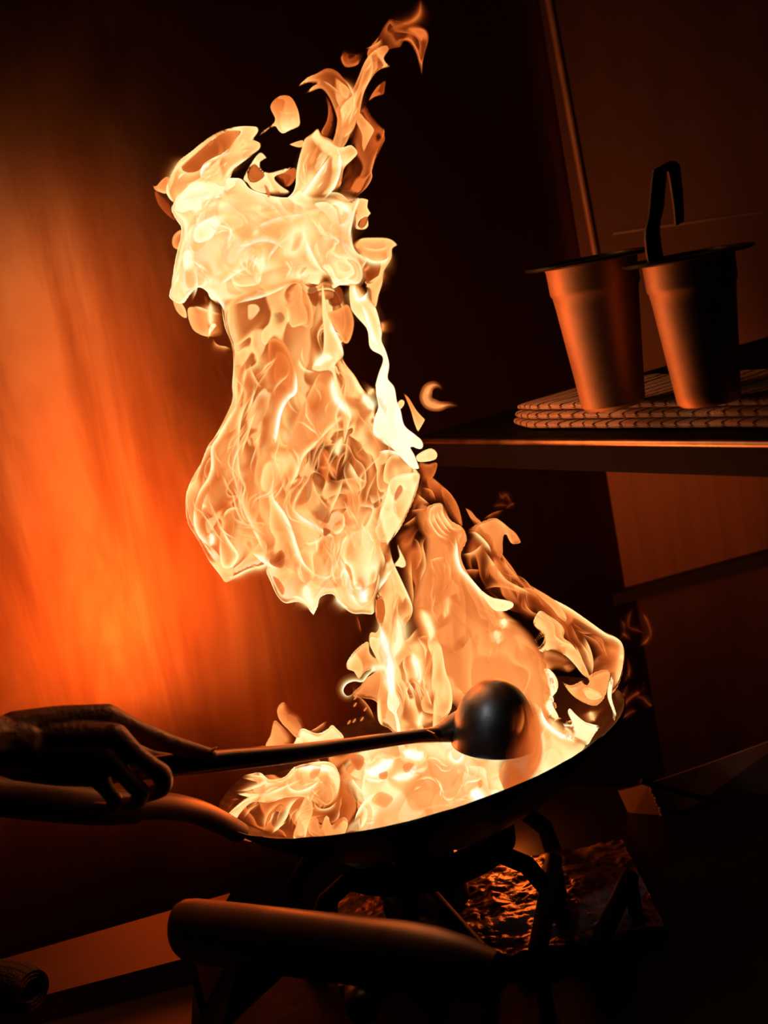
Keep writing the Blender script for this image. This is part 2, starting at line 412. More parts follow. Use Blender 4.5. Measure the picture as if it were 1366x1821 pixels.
lobe(G, "432,320 439,303 454,279 465,270 475,281* 463,288 465,301 478,307 502,301 524,295* 505,308 488,316 500,330 516,342 500,350~ 470,345 461,343 448,337 439,325", .85, .86, .05, .015, (.2, .08, 5), .3,
     ["441,308 452,292 461,302 470,312 456,323 445,322"])
lobe(G, "441,308 452,290 463,302 474,312 456,325 443,322", .6, .46, .04, .01, (0, 0, 4), .2)
lobe(G, "482,312~ 505,304 526,298 526,318 514,332 502,334~", .6, .26, .03, .01, (.25, .2, 4), .6)
lobe(G, "469,328 476,331 482,348 476,352", .7, .42, .06, .006, (0, 0, 4), .2)
# ---- head of the fire ball
G = 'flame_head'
lobe(G, "318,345^ 347,318~ 390,314~ 404,316 430,318 445,335 480,347 515,350 535,336 560,345~ 600,345~ 625,350~ 641,353 632,380 625,415 630,440 648,460~ 655,490~ 640,512~ 611,508 603,508 592,514 580,500~ 568,508 556,505 540,514~ 530,508~ 500,522~ 470,530~ 430,540~ 395,545~ 375,532 368,518 352,512 335,528 325,541 310,536 301,527* 306,505 310,480 316,450 324,408 314,391 306,373 312,358", .88, .90, .03, .075, (.3, .10, 7), .5, grid=4, wr=.012)
lobe(G, "335,400~ 380,370~ 450,355~ 530,360~ 590,365~ 620,400~ 620,450~ 580,480~ 520,490~ 450,500~ 390,505~ 345,480~", .55, .93, .055, .05, (0, 0, 6), .7, grid=4, wr=.012)
lobe(G, "330,420 345,398 380,392 410,420~ 405,470~ 370,500~ 332,520 318,505 322,460", .5, .86, .07, .03, (.4, .12, 6), .8)
lobe(G, "628,362 640,352 656,355* 654,369 661,380* 655,386 656,402 648,409 632,407 626,395~ 622,375~", .8, .70, .03, .025, (.3, .16, 5), .4, ["637,400 642,391 653,386 650,399 643,405"])
lobe(G, "637,402 642,389 654,384 651,400 643,407", .6, .5, .02, .01, (0, 0, 4), .2)
lobe(G, "622,436~ 641,424 665,422 689,423 700,428 708,436* 698,442 697,459 683,484 681,503 674,525 668,548 655,540~ 648,510~ 640,470~ 630,455~", .82, .68, .04, .02, (.35, .2, 6), .4, ["643,464 660,468 676,467 671,492 654,504 646,482"])
lobe(G, "641,462 660,466 678,465 673,494 654,506 644,482", .55, (.2, .32), .03, .01, (0, 0, 4), .4)
rib(G, "644,484 652,478 660,470", 3, .55, .6, 0, .05)
rib(G, "640,448 660,462 680,463 692,456 698,446", 7, .9, .9, 1, .06)
rib(G, "650,505 664,496 678,486 684,476", 6, .72, .8, 1, .06)
rib(G, "633,432 650,440 672,443 690,438 704,434", 6, .8, .6, 1, .06)
rib(G, "628,400 627,430 634,448 652,462 645,480 648,505", 7, .85, .7, 1, .06)
lobe(G, "333,552 337,573 346,589 368,599 399,596~ 396,560~ 376,536~ 352,540~ 337,545", .72, .60, .03, .03, (.5, .2, 6), .4)
lobe(G, "307,532 313,552 324,564 333,566 331,552 325,541 315,530", .75, .64, .02, .015, (.3, .2, 5), .3)
lobe(G, "369,606* 377,591 386,578 378,574 371,584", .95, .97, .09, .008, (0, 0, 4), 0)
lobe(G, "362,525 369,529 372,545 366,541", .8, .2, .10, .004, (0, 0, 4), .2)
rib(G, "379,600 383,609 390,614 401,616 414,621", 5, .6, .7, 1, .03)
rib(G, "335,552 350,545 375,553 399,560", 6, .8, .7, 1, .09)
rib(G, "375,530 374,560 377,590", 6, .85, .8, 0, .09)
rib(G, "352,508 368,516 378,525 392,541 398,552 402,566", 7, .96, .9, -1, .09)
rib(G, "390,520 394,508 408,497 422,487 440,478 456,475", 7, .95, .8, -1, .09)
rib(G, "395,548 430,538 470,528 505,512 533,488", 7, .9, .7, -1, .08)
rib(G, "330,455 345,470 352,498 349,520 340,540", 6, .92, .8, 1, .09)
rib(G, "306,528 312,500 325,470 345,450 370,440", 6, .92, .8, 1, .07)
rib(G, "330,410 322,440 318,470 312,500", 5, .85, .8, -1, .07)
rib(G, "352,392 338,412 330,440 324,470", 6, .93, .8, -1, .08)
rib(G, "320,360 335,345 352,340 380,342", 6, .88, .7, 1, .07)
rib(G, "352,398 342,385 352,375 372,368 396,362", 7, .75, .8, 1, .075)
rib(G, "366,420 368,410 378,410 390,418", 5, .72, .8, 1, .10)
rib(G, "385,343 395,352 410,350 425,340", 6, .74, .8, -1, .09)
rib(G, "430,420 460,400 500,385 540,380 580,382", 9, .96, .7, 1, .09)
rib(G, "400,470 440,440 470,430 500,440 525,460", 9, .97, .8, -1, .09)
rib(G, "420,380 450,372 480,385 520,395 545,380", 7, .78, .7, 1, .09)
rib(G, "447,456 452,448 460,452 463,462", 6, .7, .8, 0, .10)
rib(G, "542,372 541,400 546,425 553,445 561,460 572,478 588,489 605,494", 7, .97, .9, 1, .10)
rib(G, "553,430 556,452 568,474 580,484", 4, .68, .8, -1, .10)
rib(G, "575,375 590,365 607,368 618,382 612,396 600,400 588,396", 8, .98, .9, -1, .10)
rib(G, "607,375 616,384 610,392 602,388", 5, .66, .8, 0, .105)
rib(G, "575,395 570,412 578,425 595,425 606,412", 8, .93, .8, -1, .10)
rib(G, "602,412 612,418 618,432 610,430", 5, .66, .7, 0, .105)
rib(G, "580,425 586,445 600,458 625,462 645,466", 7, .88, .7, -1, .09)
rib(G, "500,455 515,446 530,452 545,470", 6, .68, .7, -1, .095)
rib(G, "505,445 520,425 534,410 540,390", 6, .92, .6, 1, .09)
rib(G, "533,488 545,495 552,510", 5, .75, .7, 1, .09)
rib(G, "526,432 528,420 540,418", 5, .9, .6, 1, .095)
# ---- bright tongues between the plume and the tip
G = 'flame_crest'
lobe(G, "541,248 554,238 566,228 572,240 590,248 605,262 625,258 637,272 628,284 613,300 606,330 592,348~ 560,360~ 530,362~ 520,350~ 527,328 528,300 535,270", .78, (.66, .80), .02, .035, (.3, .14, 6), .9)
lobe(G, "513,257* 525,252 540,249 539,262 526,262", .8, .62, .0, .01, (.2, .15, 4), .3)
rib(G, "588,246 598,260 606,278 607,300 600,325 585,347 563,367", 6, .97, .9, 1, .05)
rib(G, "602,262 585,280 566,305 552,325 536,345 515,356 490,362", 8, .95, .85, -1, .05)
rib(G, "541,248 533,275 527,305 525,330 518,345 500,358 480,368", 6, .82, .8, -1, .045)
rib(G, "556,262 545,285 534,320", 4, .8, .6, 1, .05)
rib(G, "570,250 556,280 545,305", 4, .5, .7, 0, .05)
rib(G, "640,352 620,358 600,352 590,340", 6, .78, .6, 1, .04)
rib(G, "562,345 600,342 622,358 632,372", 8, .8, .6, 1, .05)
# ---- white-hot strand down the right side
G = 'flame_strand'
lobe(G, "621,508 634,498~ 652,515~ 668,545 676,571 680,593 679,605 687,624 693,648 690,670 691,680 680,690~ 667,690 673,663 680,644 679,633 662,624 656,615 654,593 650,582 632,562 623,548", .85, (.72, .95), .04, .02, (.3, .16, 6), .3)
rib(G, "636,525 645,550 654,580 660,600 672,618 684,636", 7, 1.0, .95, -1, .06)
rib(G, "625,500 633,515 640,530 652,520 652,510", 9, 1.0, .8, 1, .06)
rib(G, "678,595 681,580 676,570", 5, .5, .6, 0, .04)
lobe(G, "683,645 692,650 690,672 702,688 707,715 713,728 720,756 738,772 751,783 753,794 746,799 730,794 738,809 747,833* 735,834 720,822 702,802 688,792 672,787~ 662,770 665,743 672,725 668,700 668,685 674,662", .93, 1.0, .05, .025, (.1, .05, 6), .15)
lobe(G, "704,722 708,714 714,710 720,713 719,721 711,730 706,730", .9, .76, .04, .01, (.2, .1, 4), 0)
lobe(G, "739,812 752,802 768,797 778,805 776,816 760,821 743,821", .9, .82, .02, .02, (.2, .1, 4), .1)
lobe(G, "745,824 762,825 778,822 776,838 768,852 752,862~ 742,850~", .55, .34, .01, .02, (.4, .22, 3), .2)
rib(G, "667,690 658,698 652,703", 5, .72, .8, 0, .04)
rib(G, "640,698 655,715 668,735", 8, .95, .9, 0, .05)
rib(G, "668,700 676,720 688,742", 5, .72, .7, -1, .075)
rib(G, "665,806 690,800 712,806 730,815", 8, .97, .8, 1, .05)
rib(G, "745,835 720,845 700,855 690,875 684,900", 7, .95, .8, -1, .06)
# ---- the big veil: neck and bulb
G = 'flame_veil'
lobe(G, "399,576 412,611 415,640 413,684 413,710 398,745 380,778 369,792 357,822 343,846 332,873 330,897 335,925 345,945 358,967 374,994 389,1013 407,1027 442,1011 464,1005 500,1000~ 530,1010~ 560,1030~ 600,1040~ 630,1020~ 660,990~ 690,962^ 713,935 729,903 740,875 747,844 740,830~ 715,800~ 690,780~ 672,745^ 668,715^ 645,690 632,668 614,645 612,625~ 622,600~ 626,580~ 620,545~ 602,505~ 560,490~ 500,488~ 440,500~ 396,530~", .70, .68, .0, .075, (.45, .24, 5), .9,
     ["560,808~ 572,795~ 600,798~ 615,806~ 612,832~ 598,856~ 580,850~ 562,832~", "578,592^ 592,600^ 600,618^ 590,632~ 580,610~"], grid=4, wr=.012)
lobe(G, "550,800~ 572,788~ 605,790~ 625,806~ 620,835~ 600,864~ 575,858~ 555,838~", .75, .22, -.03, .02, (0, 0, 4), 1.2)
lobe(G, "620,800~ 640,792~ 655,805~ 662,840~ 645,862~ 624,850~ 615,825~", .6, .34, .03, .012, (0, 0, 4), .8)
lobe(G, "418,650 426,690 420,720 404,748 387,778 376,800 372,835 358,868 347,905 344,940 356,970~ 380,940~ 396,900~ 405,850~ 420,800~ 430,740~ 445,690~ 440,650~", .35, .54, .045, .02, (.5, .25, 5), .6)
lobe(G, "430,830~ 470,795~ 520,790~ 548,815 532,845 516,870~ 560,890~ 600,960~ 600,1010~ 560,1035~ 520,1010~ 480,985~ 455,950~ 440,920~ 428,880~", .6, .70, .04, .03, (.2, .1, 5), .7)
lobe(G, "478,604 500,604 517,628 527,662 527,697 514,710 503,728 497,754 492,783 486,792 481,781 479,745~ 476,697~ 473,660^", .78, (.34, .5), .055, .02, (.5, .3, 6), .3)
rib(G, "519,635 527,664 528,697 514,711 503,730 497,756 492,784 487,793", 7, 1.02, .95, 1, .075, ends=(.4, .1))
rib(G, "514,655 502,670 492,690 487,715", 4, .62, .7, 1, .07)
lobe(G, "567,664 543,710 527,745 516,776 510,803 540,806 570,790 590,760 600,720 605,680 590,655~", .5, .60, .05, .02, (.45, .2, 5), .4)
lobe(G, "533,501 548,523 557,549 558,576 551,587 537,580 518,582 509,556 502,540~ 505,515~", .62, .66, .065, .02, (.45, .2, 5), .6)
lobe(G, "480,556~ 500,554 508,566 506,580~ 488,582~", .5, .3, .06, .008, (0, 0, 4), .3)
rib(G, "502,540 510,552 511,568 506,582", 5, .82, .8, -1, .075)
lobe(G, "583,556 600,550 619,541 630,569 627,595 619,611 610,609 599,587 588,571", .62, .50, .05, .02, (.45, .25, 6), .3)
lobe(G, "546,516 559,505 568,523 564,545 555,543", .75, .24, .075, .004, (0, 0, 4), .2)
lobe(G, "594,514 603,508 611,519 608,541 588,545 583,533 592,528", .75, .18, .075, .004, (0, 0, 4), .2)
lobe(G, "572,499 577,514 583,554 592,580 605,604 612,631 603,642 597,650 603,681 616,712 626,735 622,755 612,790 606,775~ 600,740~ 592,706 590,662 566,661 553,657* 557,646 572,631 575,598 572,554", .86, (.84, .80), .07, .02, (.2, .12, 6), .3)
rib(G, "583,556 592,580 605,606 611,630 604,645", 6, 1.0, .9, 1, .09)
rib(G, "553,657 566,645 580,636 600,640", 8, 1.0, .9, 0, .09)
rib(G, "530,630 537,650 548,658 566,662", 5, .86, .8, 1, .08)
rib(G, "590,655 592,685 600,712 620,735 628,760", 8, 1.0, .8, 0, .085)
rib(G, "415,620 419,660 418,695 417,722 403,747 386,777 375,796 375,828 369,850 354,874 345,905 344,940 353,960", 6, .84, .9, -1, .06)
rib(G, "437,630 436,673 429,706 416,730 404,748", 5, .74, .8, 1, .06)
rib(G, "426,690 433,675 440,650", 3, .7, .7, 0, .06)
rib(G, "443,640 450,662 462,684 474,690", 6, .68, .8, 1, .06)
rib(G, "476,692 462,692 451,702 438,722 430,745 426,785 426,828 431,853 442,878 455,905", 7, .78, .9, 1, .065)
rib(G, "468,717 452,742 443,772 433,800 428,830", 6, .76, .8, 1, .065)
rib(G, "376,829 390,817 408,795 425,780", 6, .66, .7, 1, .06)
rib(G, "468,737 458,780 462,810", 7, .7, .6, 0, .06)
rib(G, "405,848 415,870 424,890 442,928 455,954 468,981 476,1002", 8, .86, .9, -1, .07)
rib(G, "484,830 486,880 494,895 508,914 521,943 530,972 543,1003 569,1026 590,1024", 9, .94, .9, 1, .075)
rib(G, "373,870 362,890 357,915", 8, .8, .8, -1, .055)
rib(G, "388,890 385,905 391,930 407,959 424,985 420,1000 411,1010 396,1009 391,989 391,963 397,940 405,930", 6, .84, .9, 1, .075)
rib(G, "398,930 398,915 406,905 422,902 434,915", 6, .76, .8, 1, .07)
rib(G, "347,884 344,915 345,935 354,956 372,973 380,990", 7, .9, .8, -1, .07)
rib(G, "372,943 377,958 373,976", 6, .95, .8, 0, .08)
rib(G, "390,1010 407,1026 440,1012 470,1003 500,985", 6, .86, .8, 1, .05)
rib(G, "442,978 464,998 482,1009 505,1011", 9, .92, .9, -1, .08)
rib(G, "499,976 478,998 459,1007 440,1000", 6, .86, .8, -1, .07)
rib(G, "418,940 450,930 470,930 490,945", 6, .74, .6, 1, .07)
rib(G, "620,690 616,728 602,750 586,765 562,791 541,813 530,842 516,868 512,888 520,910", 7, .82, .85, 1, .07)
rib(G, "508,888 530,913 552,928 585,948 610,965", 8, .93, .9, 1, .085)
rib(G, "553,838 563,873 580,898 596,915", 5, .66, .8, 1, .075)
rib(G, "613,840 606,872 593,902 580,930", 6, .8, .8, 1, .08)
rib(G, "588,946 576,950 563,961 547,965 530,962", 6, .82, .8, -1, .08)
rib(G, "618,815 630,835 640,850 660,858", 9, .8, .8, 1, .08)
rib(G, "562,826 574,832 590,832 602,852", 4, .5, .7, 0, .05)
rib(G, "568,795 580,815 592,845 606,858", 3, .55, .7, 0, .06)
rib(G, "612,770 606,785 600,800 604,818", 7, .82, .8, 0, .08)
rib(G, "622,757 616,785 612,815 600,840", 5, .7, .7, -1, .07)
lobe(G, "556,900~ 575,890 590,900 585,930 565,925 548,912~", .6, .34, .065, .006, (0, 0, 4), .5)
lobe(G, "575,938 590,945 576,955", .8, .25, .10, .004, (.2, .1, 4), .2)
lobe(G, "518,868 540,845 556,860 550,890 530,900 518,890", .5, .32, .055, .01, (.2, .2, 4), .5)
for q, hh in (("446,645~ 472,640~ 478,690~ 462,700~ 450,675~", .30), ("366,855~ 400,832~ 415,870~ 395,895~ 366,885~", .46), ("390,800~ 430,775~ 428,830~ 382,835~", .46), ("452,700~ 482,702~ 482,770~ 462,800~ 450,750~", .38), ("556,690~ 596,696~ 584,745~ 552,748~", .46), ("395,905~ 430,915~ 425,960~ 400,950~", .48), ("505,740~ 530,730~ 528,770~ 508,790~", .36), ("640,735~ 668,745~ 668,790~ 645,800~", .5), ("600,870~ 640,865~ 650,895~ 610,905~", .46)):
    lobe('flame_veil', q, .8, hh, .048, .008, (0, 0, 4), .6, back=False)
# ---- ragged skirt under the bulb
G = 'flame_skirt'
lobe(G, "473,1009 481,1031 494,1057 508,1069 530,1067 543,1073 552,1086 558,1093* 566,1077 571,1060 591,1055 606,1073 626,1088 645,1089 665,1088 670,1060^ 680,1020^ 692,965^ 660,925~ 600,910~ 545,930~ 520,970~ 497,1000", .80, .82, .02, .045, (.35, .14, 6), .8, wr=.01, grid=2.5)
lobe(G, "484,1024 496,1030 507,1048 503,1059 492,1045", .75, .36, .06, .004, (.2, .2, 4), .2)
lobe(G, "477,998 490,985 500,977 508,988 503,1010 487,1008", .65, (.16, .22), .10, .004, (.25, .3, 4), .2)
lobe(G, "590,900~ 640,880~ 690,868~ 720,850~ 740,866~ 725,905^ 700,948^ 682,1000~ 665,1075~ 630,1080~ 600,1045~ 585,1000~ 580,940~", .6, .84, .05, .04, (.2, .1, 6), .7, wr=.01)
lobe(G, "720,842 694,853 685,884 676,906 670,937 672,959 691,963 709,934 729,899 740,866 747,842", .7, .80, .075, .02, (.35, .16, 6), .4, ["711,862 716,872 704,890 701,884"])
lobe(G, "711,860 718,872 704,892 699,884", .7, .4, .065, .006, (0, 0, 4), .2)
lobe(G, "664,895 680,885 678,897 666,905", .7, .26, .085, .004, (0, 0, 4), .2)
rib(G, "540,994 558,1018 584,1024 597,998 597,980", 6, .9, .8, 1, .08)
rib(G, "600,975 612,1005 622,1025 628,1055 640,1075 665,1085", 9, .98, .9, 1, .085)
rib(G, "654,1032 646,1048 647,1064 660,1072", 9, 1.03, .9, 0, .09)
rib(G, "672,950 657,1006 650,1038 646,1060", 8, .9, .9, 1, .085)
rib(G, "555,1090 552,1070 545,1050 552,1030", 9, .95, .8, 0, .05)
rib(G, "508,1066 530,1060 552,1078 557,1092", 6, .92, .8, 1, .04)
rib(G, "593,1055 606,1070 626,1085", 6, .95, .8, 1, .04)
rib(G, "632,1036 640,1032 646,1044 640,1050", 5, .5, .8, 0, .10)
rib(G, "615,960 625,945 640,950 650,970", 7, .72, .7, 1, .085)
rib(G, "700,1005 690,1028 678,1044 670,1058", 7, .95, .8, 1, .085)
lobe(G, "706,962 711,975 716,985 722,998 722,1007 714,1010 704,1007 692,1026 684,1040 690,1018 702,1002 710,990 707,975", .85, .82, .09, .01, (.2, .1, 4), .1)
# ---- rising column on the left of the wok
G = 'flame_column'
lobe(G, "664,1084^ 672,1040^ 690,962^ 700,1000 714,1030 733,1073 732,1095 722,1110 720,1138 740,1120~ 770,1105~ 785,1145 793,1190 803,1218 805,1245 800,1264 780,1283 745,1297 705,1305 690,1292 673,1282 670,1250 676,1205 668,1170 655,1140 659,1126 668,1128 674,1115 668,1098", .84, .71, .02, .045, (.3, .16, 5), .9, ["725,1227 732,1211 738,1218 734,1238 727,1238", "671,1068 680,1064 684,1090 678,1112 672,1095"], wr=.01)
lobe(G, "722,1230 731,1208 741,1218 735,1242", .7, .36, .01, .01, (0, 0, 4), .2)
lobe(G, "668,1068 682,1060 686,1090 678,1116 668,1100", .7, .4, .01, .01, (0, 0, 4), .3)
lobe(G, "656,1141 637,1152 620,1172 615,1187 628,1192 638,1207 652,1192 690,1184 686,1160~ 670,1172 658,1160", .75, .62, .01, .02, (.45, .25, 5), .5)
lobe(G, "650,1208 690,1190 694,1240 680,1288 674,1284 670,1248 650,1240 626,1236 640,1222", .65, .52, .0, .02, (.3, .2, 4), .7)
rib(G, "694,1187 670,1191 656,1201 645,1213 630,1212 617,1217 611,1228 617,1237 626,1234 628,1226 621,1222", 4, .92, .85, 1, .03, thin=False, W=14)
rib(G, "694,1187 670,1188 656,1198", 6, .95, .9, 0, .03)
rib(G, "628,1236 645,1243 660,1262 668,1285", 4, .42, .7, 1, .0)
rib(G, "690,965 700,1000 716,1035 733,1075 732,1095 722,1108 714,1120", 5, .82, .9, 1, .07)
rib(G, "666,1090 677,1117 685,1148 692,1174 694,1196 696,1227 700,1250 708,1268", 9, .97, .95, 0, .06)
rib(G, "701,1080 710,1108 712,1132 703,1162 697,1185", 10, .9, .9, 0, .06)
lobe(G, "690,1180 700,1190 705,1232 712,1248 706,1264 712,1285 713,1302 706,1302 700,1270 688,1256 690,1225", .9, .93, .05, .015, (.2, .08, 5), .1)
rib(G, "730,1150 740,1180 746,1208 743,1228", 7, .96, .9, 0, .07)
rib(G, "748,1076 760,1104 767,1128 762,1150", 7, .88, .9, 0, .07)
rib(G, "782,1143 791,1192 802,1218 804,1253 789,1275 756,1289", 5, .78, .8, 1, .06)
rib(G, "756,1214 766,1245 772,1262", 5, .78, .7, 1, .06)
rib(G, "725,1155 716,1180 722,1205 718,1230", 6, .78, .7, -1, .06)
rib(G, "752,1260 746,1285 742,1300", 8, .82, .7, 0, .06)
rib(G, "772,1150 765,1190 756,1210", 5, .55, .7, 1, .065)
rib(G, "735,1140 755,1130 775,1135 785,1150", 6, .55, .7, 1, .06)
rib(G, "634,1090 640,1108 644,1130", 3, .22, .6, 1, .0)
# ---- broad sheet on the right of the wok
G = 'flame_sheet'
lobe(G, "745,880~ 770,900~ 790,897^ 802,925 825,940 830,960 820,985 830,1015 850,1042 872,1066 892,1082 912,1098~ 945,1125~ 968,1160~ 985,1200~ 985,1250~ 970,1300~ 900,1310~ 850,1300~ 820,1275~ 803,1250~ 770,1240~ 750,1160~ 735,1110~ 725,1085~ 735,1040~ 748,1010~ 752,960~ 738,930~", .84, (.52, .63), -.03, .05, (.35, .2, 5), .35, grid=4)
lobe(G, "818,1290~ 816,1180~ 830,1140 850,1132 880,1134~ 910,1150~ 935,1200~ 950,1250~ 940,1290~", .7, .60, -.01, .02, (.2, .08, 5), .15)
lobe(G, "738,870~ 757,840~ 775,853 800,875 812,892 819,910 822,936 800,925~ 780,897~ 755,905~ 730,935~ 700,960~ 715,925~", .62, .33, -.02, .025, (.4, .14, 7), .7)
lobe(G, "700,960~ 720,940~ 745,930~ 760,960~ 760,1010~ 745,1060~ 733,1065~ 715,1020~", .7, .30, -.01, .02, (0, 0, 4), 1.1)
lobe(G, "758,904 769,897 787,895 790,912 806,937 828,943 819,963 817,981 806,976 784,967 769,950 758,925", .65, .58, .02, .02, (.45, .22, 5), .8)
for k in range(4):
    rib(G, "%d,%d %d,%d %d,%d 808,%d" % (764 + 6 * k, 900 - k, 766 + 8 * k, 925 - 3 * k, 782 + 7 * k, 950 - 5 * k, 962 - 5 * k), 4, .76, .8, 1, .035)
rib(G, "740,876 755,888 766,898", 6, .6, .7, 1, .0)
rib(G, "748,866 768,872 776,892", 4, .48, .7, 1, .0)
rib(G, "728,908 745,905 762,904", 5, .5, .6, 1, .0)
rib(G, "715,935 730,925 742,915", 4, .5, .7, 1, .0)
rib(G, "806,940 813,965 816,990 822,1010 834,1024 848,1040 862,1055 885,1066 905,1070", 7, .95, .95, 1, .04, ends=(.3, .05))
lobe(G, "853,1048 875,1062 900,1067 914,1072 912,1080 900,1086 880,1086 866,1072", .92, .88, .04, .012, (.2, .1, 4), .1)
lobe(G, "830,946~ 845,934 863,926 880,921 891,926 907,939 920,950 927,963* 916,967 907,965 898,948 894,963 894,983 886,1000~ 870,985~ 850,965~", .75, (.56, .42), .0, .02, (.3, .16, 6), .3)
lobe(G, "826,902* 838,908 848,920 858,930 845,938~ 836,922", .7, (.42, .56), -.01, .01, (.2, .15, 4), .2)
rib(G, "857,924 872,914 884,909 898,906", 4, .2, .7, 1, -.01)
lobe(G, "830,945~ 860,950~ 880,955^ 894,985 911,1007 929,1033 949,1044 977,1062 1012,1080 1047,1104 1078,1126 1095,1133 1106,1143 1110,1159 1108,1181 1102,1207 1089,1230 1070,1235~ 1050,1215~ 1030,1180~ 1010,1150~ 980,1120~ 950,1100~ 920,1090~ 890,1080~ 850,1040~ 825,1010~", .45, .20, -.02, .04, (.6, .42, 9), 1.2, grid=4)
rib(G, "930,1034 949,1044 977,1062 1012,1080 1047,1104 1078,1126 1095,1133 1106,1143 1110,1159 1108,1181 1102,1207 1090,1230", 6, .80, .95, 1, -.01, ends=(.25, .12))
rib(G, "1095,1133 1106,1143 1110,1159 1107,1181 1100,1205 1088,1232", 8, .66, .8, 1, .0)
lobe(G, "944,1043 977,1060 997,1077 1008,1096 1007,1107 993,1098 979,1080 960,1062", .8, (.5, .68), .02, .012, (.3, .12, 5), .2)
rib(G, "830,946 842,945 854,952 870,970 876,990", 6, .74, .85, 1, .03)
rib(G, "852,968 862,978 874,995 886,1012 902,1031 929,1046 962,1064", 8, .62, .85, 1, .02)
rib(G, "894,985 900,1000 912,1016 930,1036", 7, .5, .8, 1, .01)
rib(G, "858,1051 875,1045 892,1045 918,1052 940,1060", 7, .44, .8, -1, .02)
rib(G, "822,1014 840,1012 859,1014", 6, .42, .7, 1, .01)
rib(G, "878,985 882,1010 878,1030", 6, .4, .6, 0, .01)
rib(G, "820,985 838,982 852,972 860,962", 7, .58, .8, 1, .02)
rib(G, "763,950 753,967 757,989 758,1010 749,1033 758,1046", 6, .6, .85, 1, .02)
rib(G, "757,1000 775,992 798,990", 6, .7, .6, 1, .02)
rib(G, "799,1051 795,1082 788,1108", 6, .74, .85, 0, .02)
rib(G, "744,1079 756,1099 764,1125", 7, .8, .7, 0, .03)
rib(G, "898,1096 896,1108 892,1122", 7, .86, .9, 0, .03)
rib(G, "880,1116 884,1132 888,1150", 8, .86, .9, 0, .03)
rib(G, "729,954 744,963 751,989 744,1009 733,1022", 5, .5, .8, 1, .0)
rib(G, "731,980 733,1024 736,1060 731,1090", 6, .56, .8, 1, .02)
rib(G, "812,1137 822,1146 828,1155", 10, .3, .7, 0, .0)
rib(G, "740,1080 760,1078 780,1070", 5, .42, .6, 1, .0)
lobe(G, "961,1087 977,1095 994,1106 1004,1118 1003,1134 1018,1145 1032,1165 1042,1185 1050,1206 1036,1200 1018,1178 1000,1162 975,1155~ 960,1160~ 950,1140~ 960,1125^ 948,1110", .82, (.74, .66), .02, .02, (.3, .12, 5), .5, ["968,1130 966,1145 956,1154 952,1144 960,1134"], grid=2.5)
lobe(G, "930,1145~ 960,1150~ 1000,1160~ 1025,1180~ 1010,1195~ 985,1190~ 965,1200~ 945,1190~", .7, .56, .0, .02, (0, 0, 4), .4)
rib(G, "975,1120 1000,1140 1020,1150 1036,1176", 7, .74, .8, 1, .03)
rib(G, "1036,1126 1050,1152 1056,1180 1052,1208", 9, .66, .85, 1, .02)
rib(G, "1022,1143 1034,1167 1043,1196", 6, .62, .8, 1, .03)
rib(G, "1030,1140 1046,1160 1054,1190", 4, .7, .7, 1, .03)
rib(G, "985,1150 1010,1146 1029,1163", 6, .66, .8, 1, .03)
lobe(G, "1045,1190~ 1062,1168~ 1085,1160~ 1107,1155 1108,1180 1100,1205 1085,1196~ 1062,1204~", .65, .54, .0, .015, (.2, .1, 5), .2)
lobe(G, "999,1211* 1016,1220 1038,1210 1060,1196 1084,1192 1082,1215 1074,1240 1058,1254 1040,1250 1022,1240 1008,1226", .78, (.56, .62), .02, .02, (.2, .1, 5), .2, ["1040,1207 1048,1210 1046,1219 1038,1216"])
lobe(G, "1036,1226 1050,1224 1072,1236 1056,1244 1042,1240", .75, .74, .04, .01, (.1, .05, 5), .1)
lobe(G, "1092,1198 1083,1216 1081,1242 1091,1271 1088,1284 1074,1293 1060,1290 1042,1285 1024,1270 1014,1260 1010,1270 1018,1288 1008,1300~ 1028,1318~ 1044,1322 1056,1305 1066,1294 1080,1292 1094,1278 1096,1268 1088,1240 1090,1215", .9, .92, .05, .012, (.2, .1, 5), .1)
rib(G, "1049,1262 1053,1275 1060,1284", 6, .7, .8, 0, .04)
lobe(G, "952,1200~ 972,1189 988,1200 993,1214 990,1228 981,1240 986,1258 994,1275 978,1280~ 962,1262~ 956,1230~", .8, .82, .03, .02, (.25, .1, 5), 1.0)
for k in range(7):
    cx, cy = (968 + 5 * (k % 3), 1198 + 11 * k)
    rib(G, "%d,%d %d,%d %d,%d %d,%d" % (cx, cy, cx + 9, cy - 4, cx + 12, cy + 6, cx + 3, cy + 9), 3, .5 if k % 2 else .97, .8, 1, .05, W=12)
# ---- burning bed in the wok
G = 'flame_bed'
lobe(G, "600,1375~ 640,1335~ 700,1312~ 760,1302~ 830,1325~ 900,1340~ 950,1300~ 985,1280~ 1010,1292~ 1038,1310^ 1044,1324^ 1005,1358^ 975,1382^ 900,1425^ 800,1475^ 700,1498^ 615,1508^ 610,1480~ 636,1440~ 620,1410~", .93, .84, .0, .04, (.1, .05, 6), .55, grid=4)
lobe(G, "700,1420~ 760,1350~ 830,1360~ 880,1400~ 840,1450~ 760,1475~ 640,1495~ 660,1450~", .5, .66, .04, .015, (0, 0, 4), .3)
lobe(G, "940,1250~ 965,1255~ 985,1285~ 1012,1304~ 1040,1318~ 1040,1330~ 1000,1356~ 950,1380~ 945,1340~ 960,1300~", .85, .88, .04, .02, (.1, .05, 5), .35)
rib(G, "960,1245 968,1275 985,1296 1010,1310 1034,1328", 8, 1.03, .95, 1, .065)
rib(G, "955,1280 962,1320 955,1360 940,1395", 9, .9, .8, -1, .06)
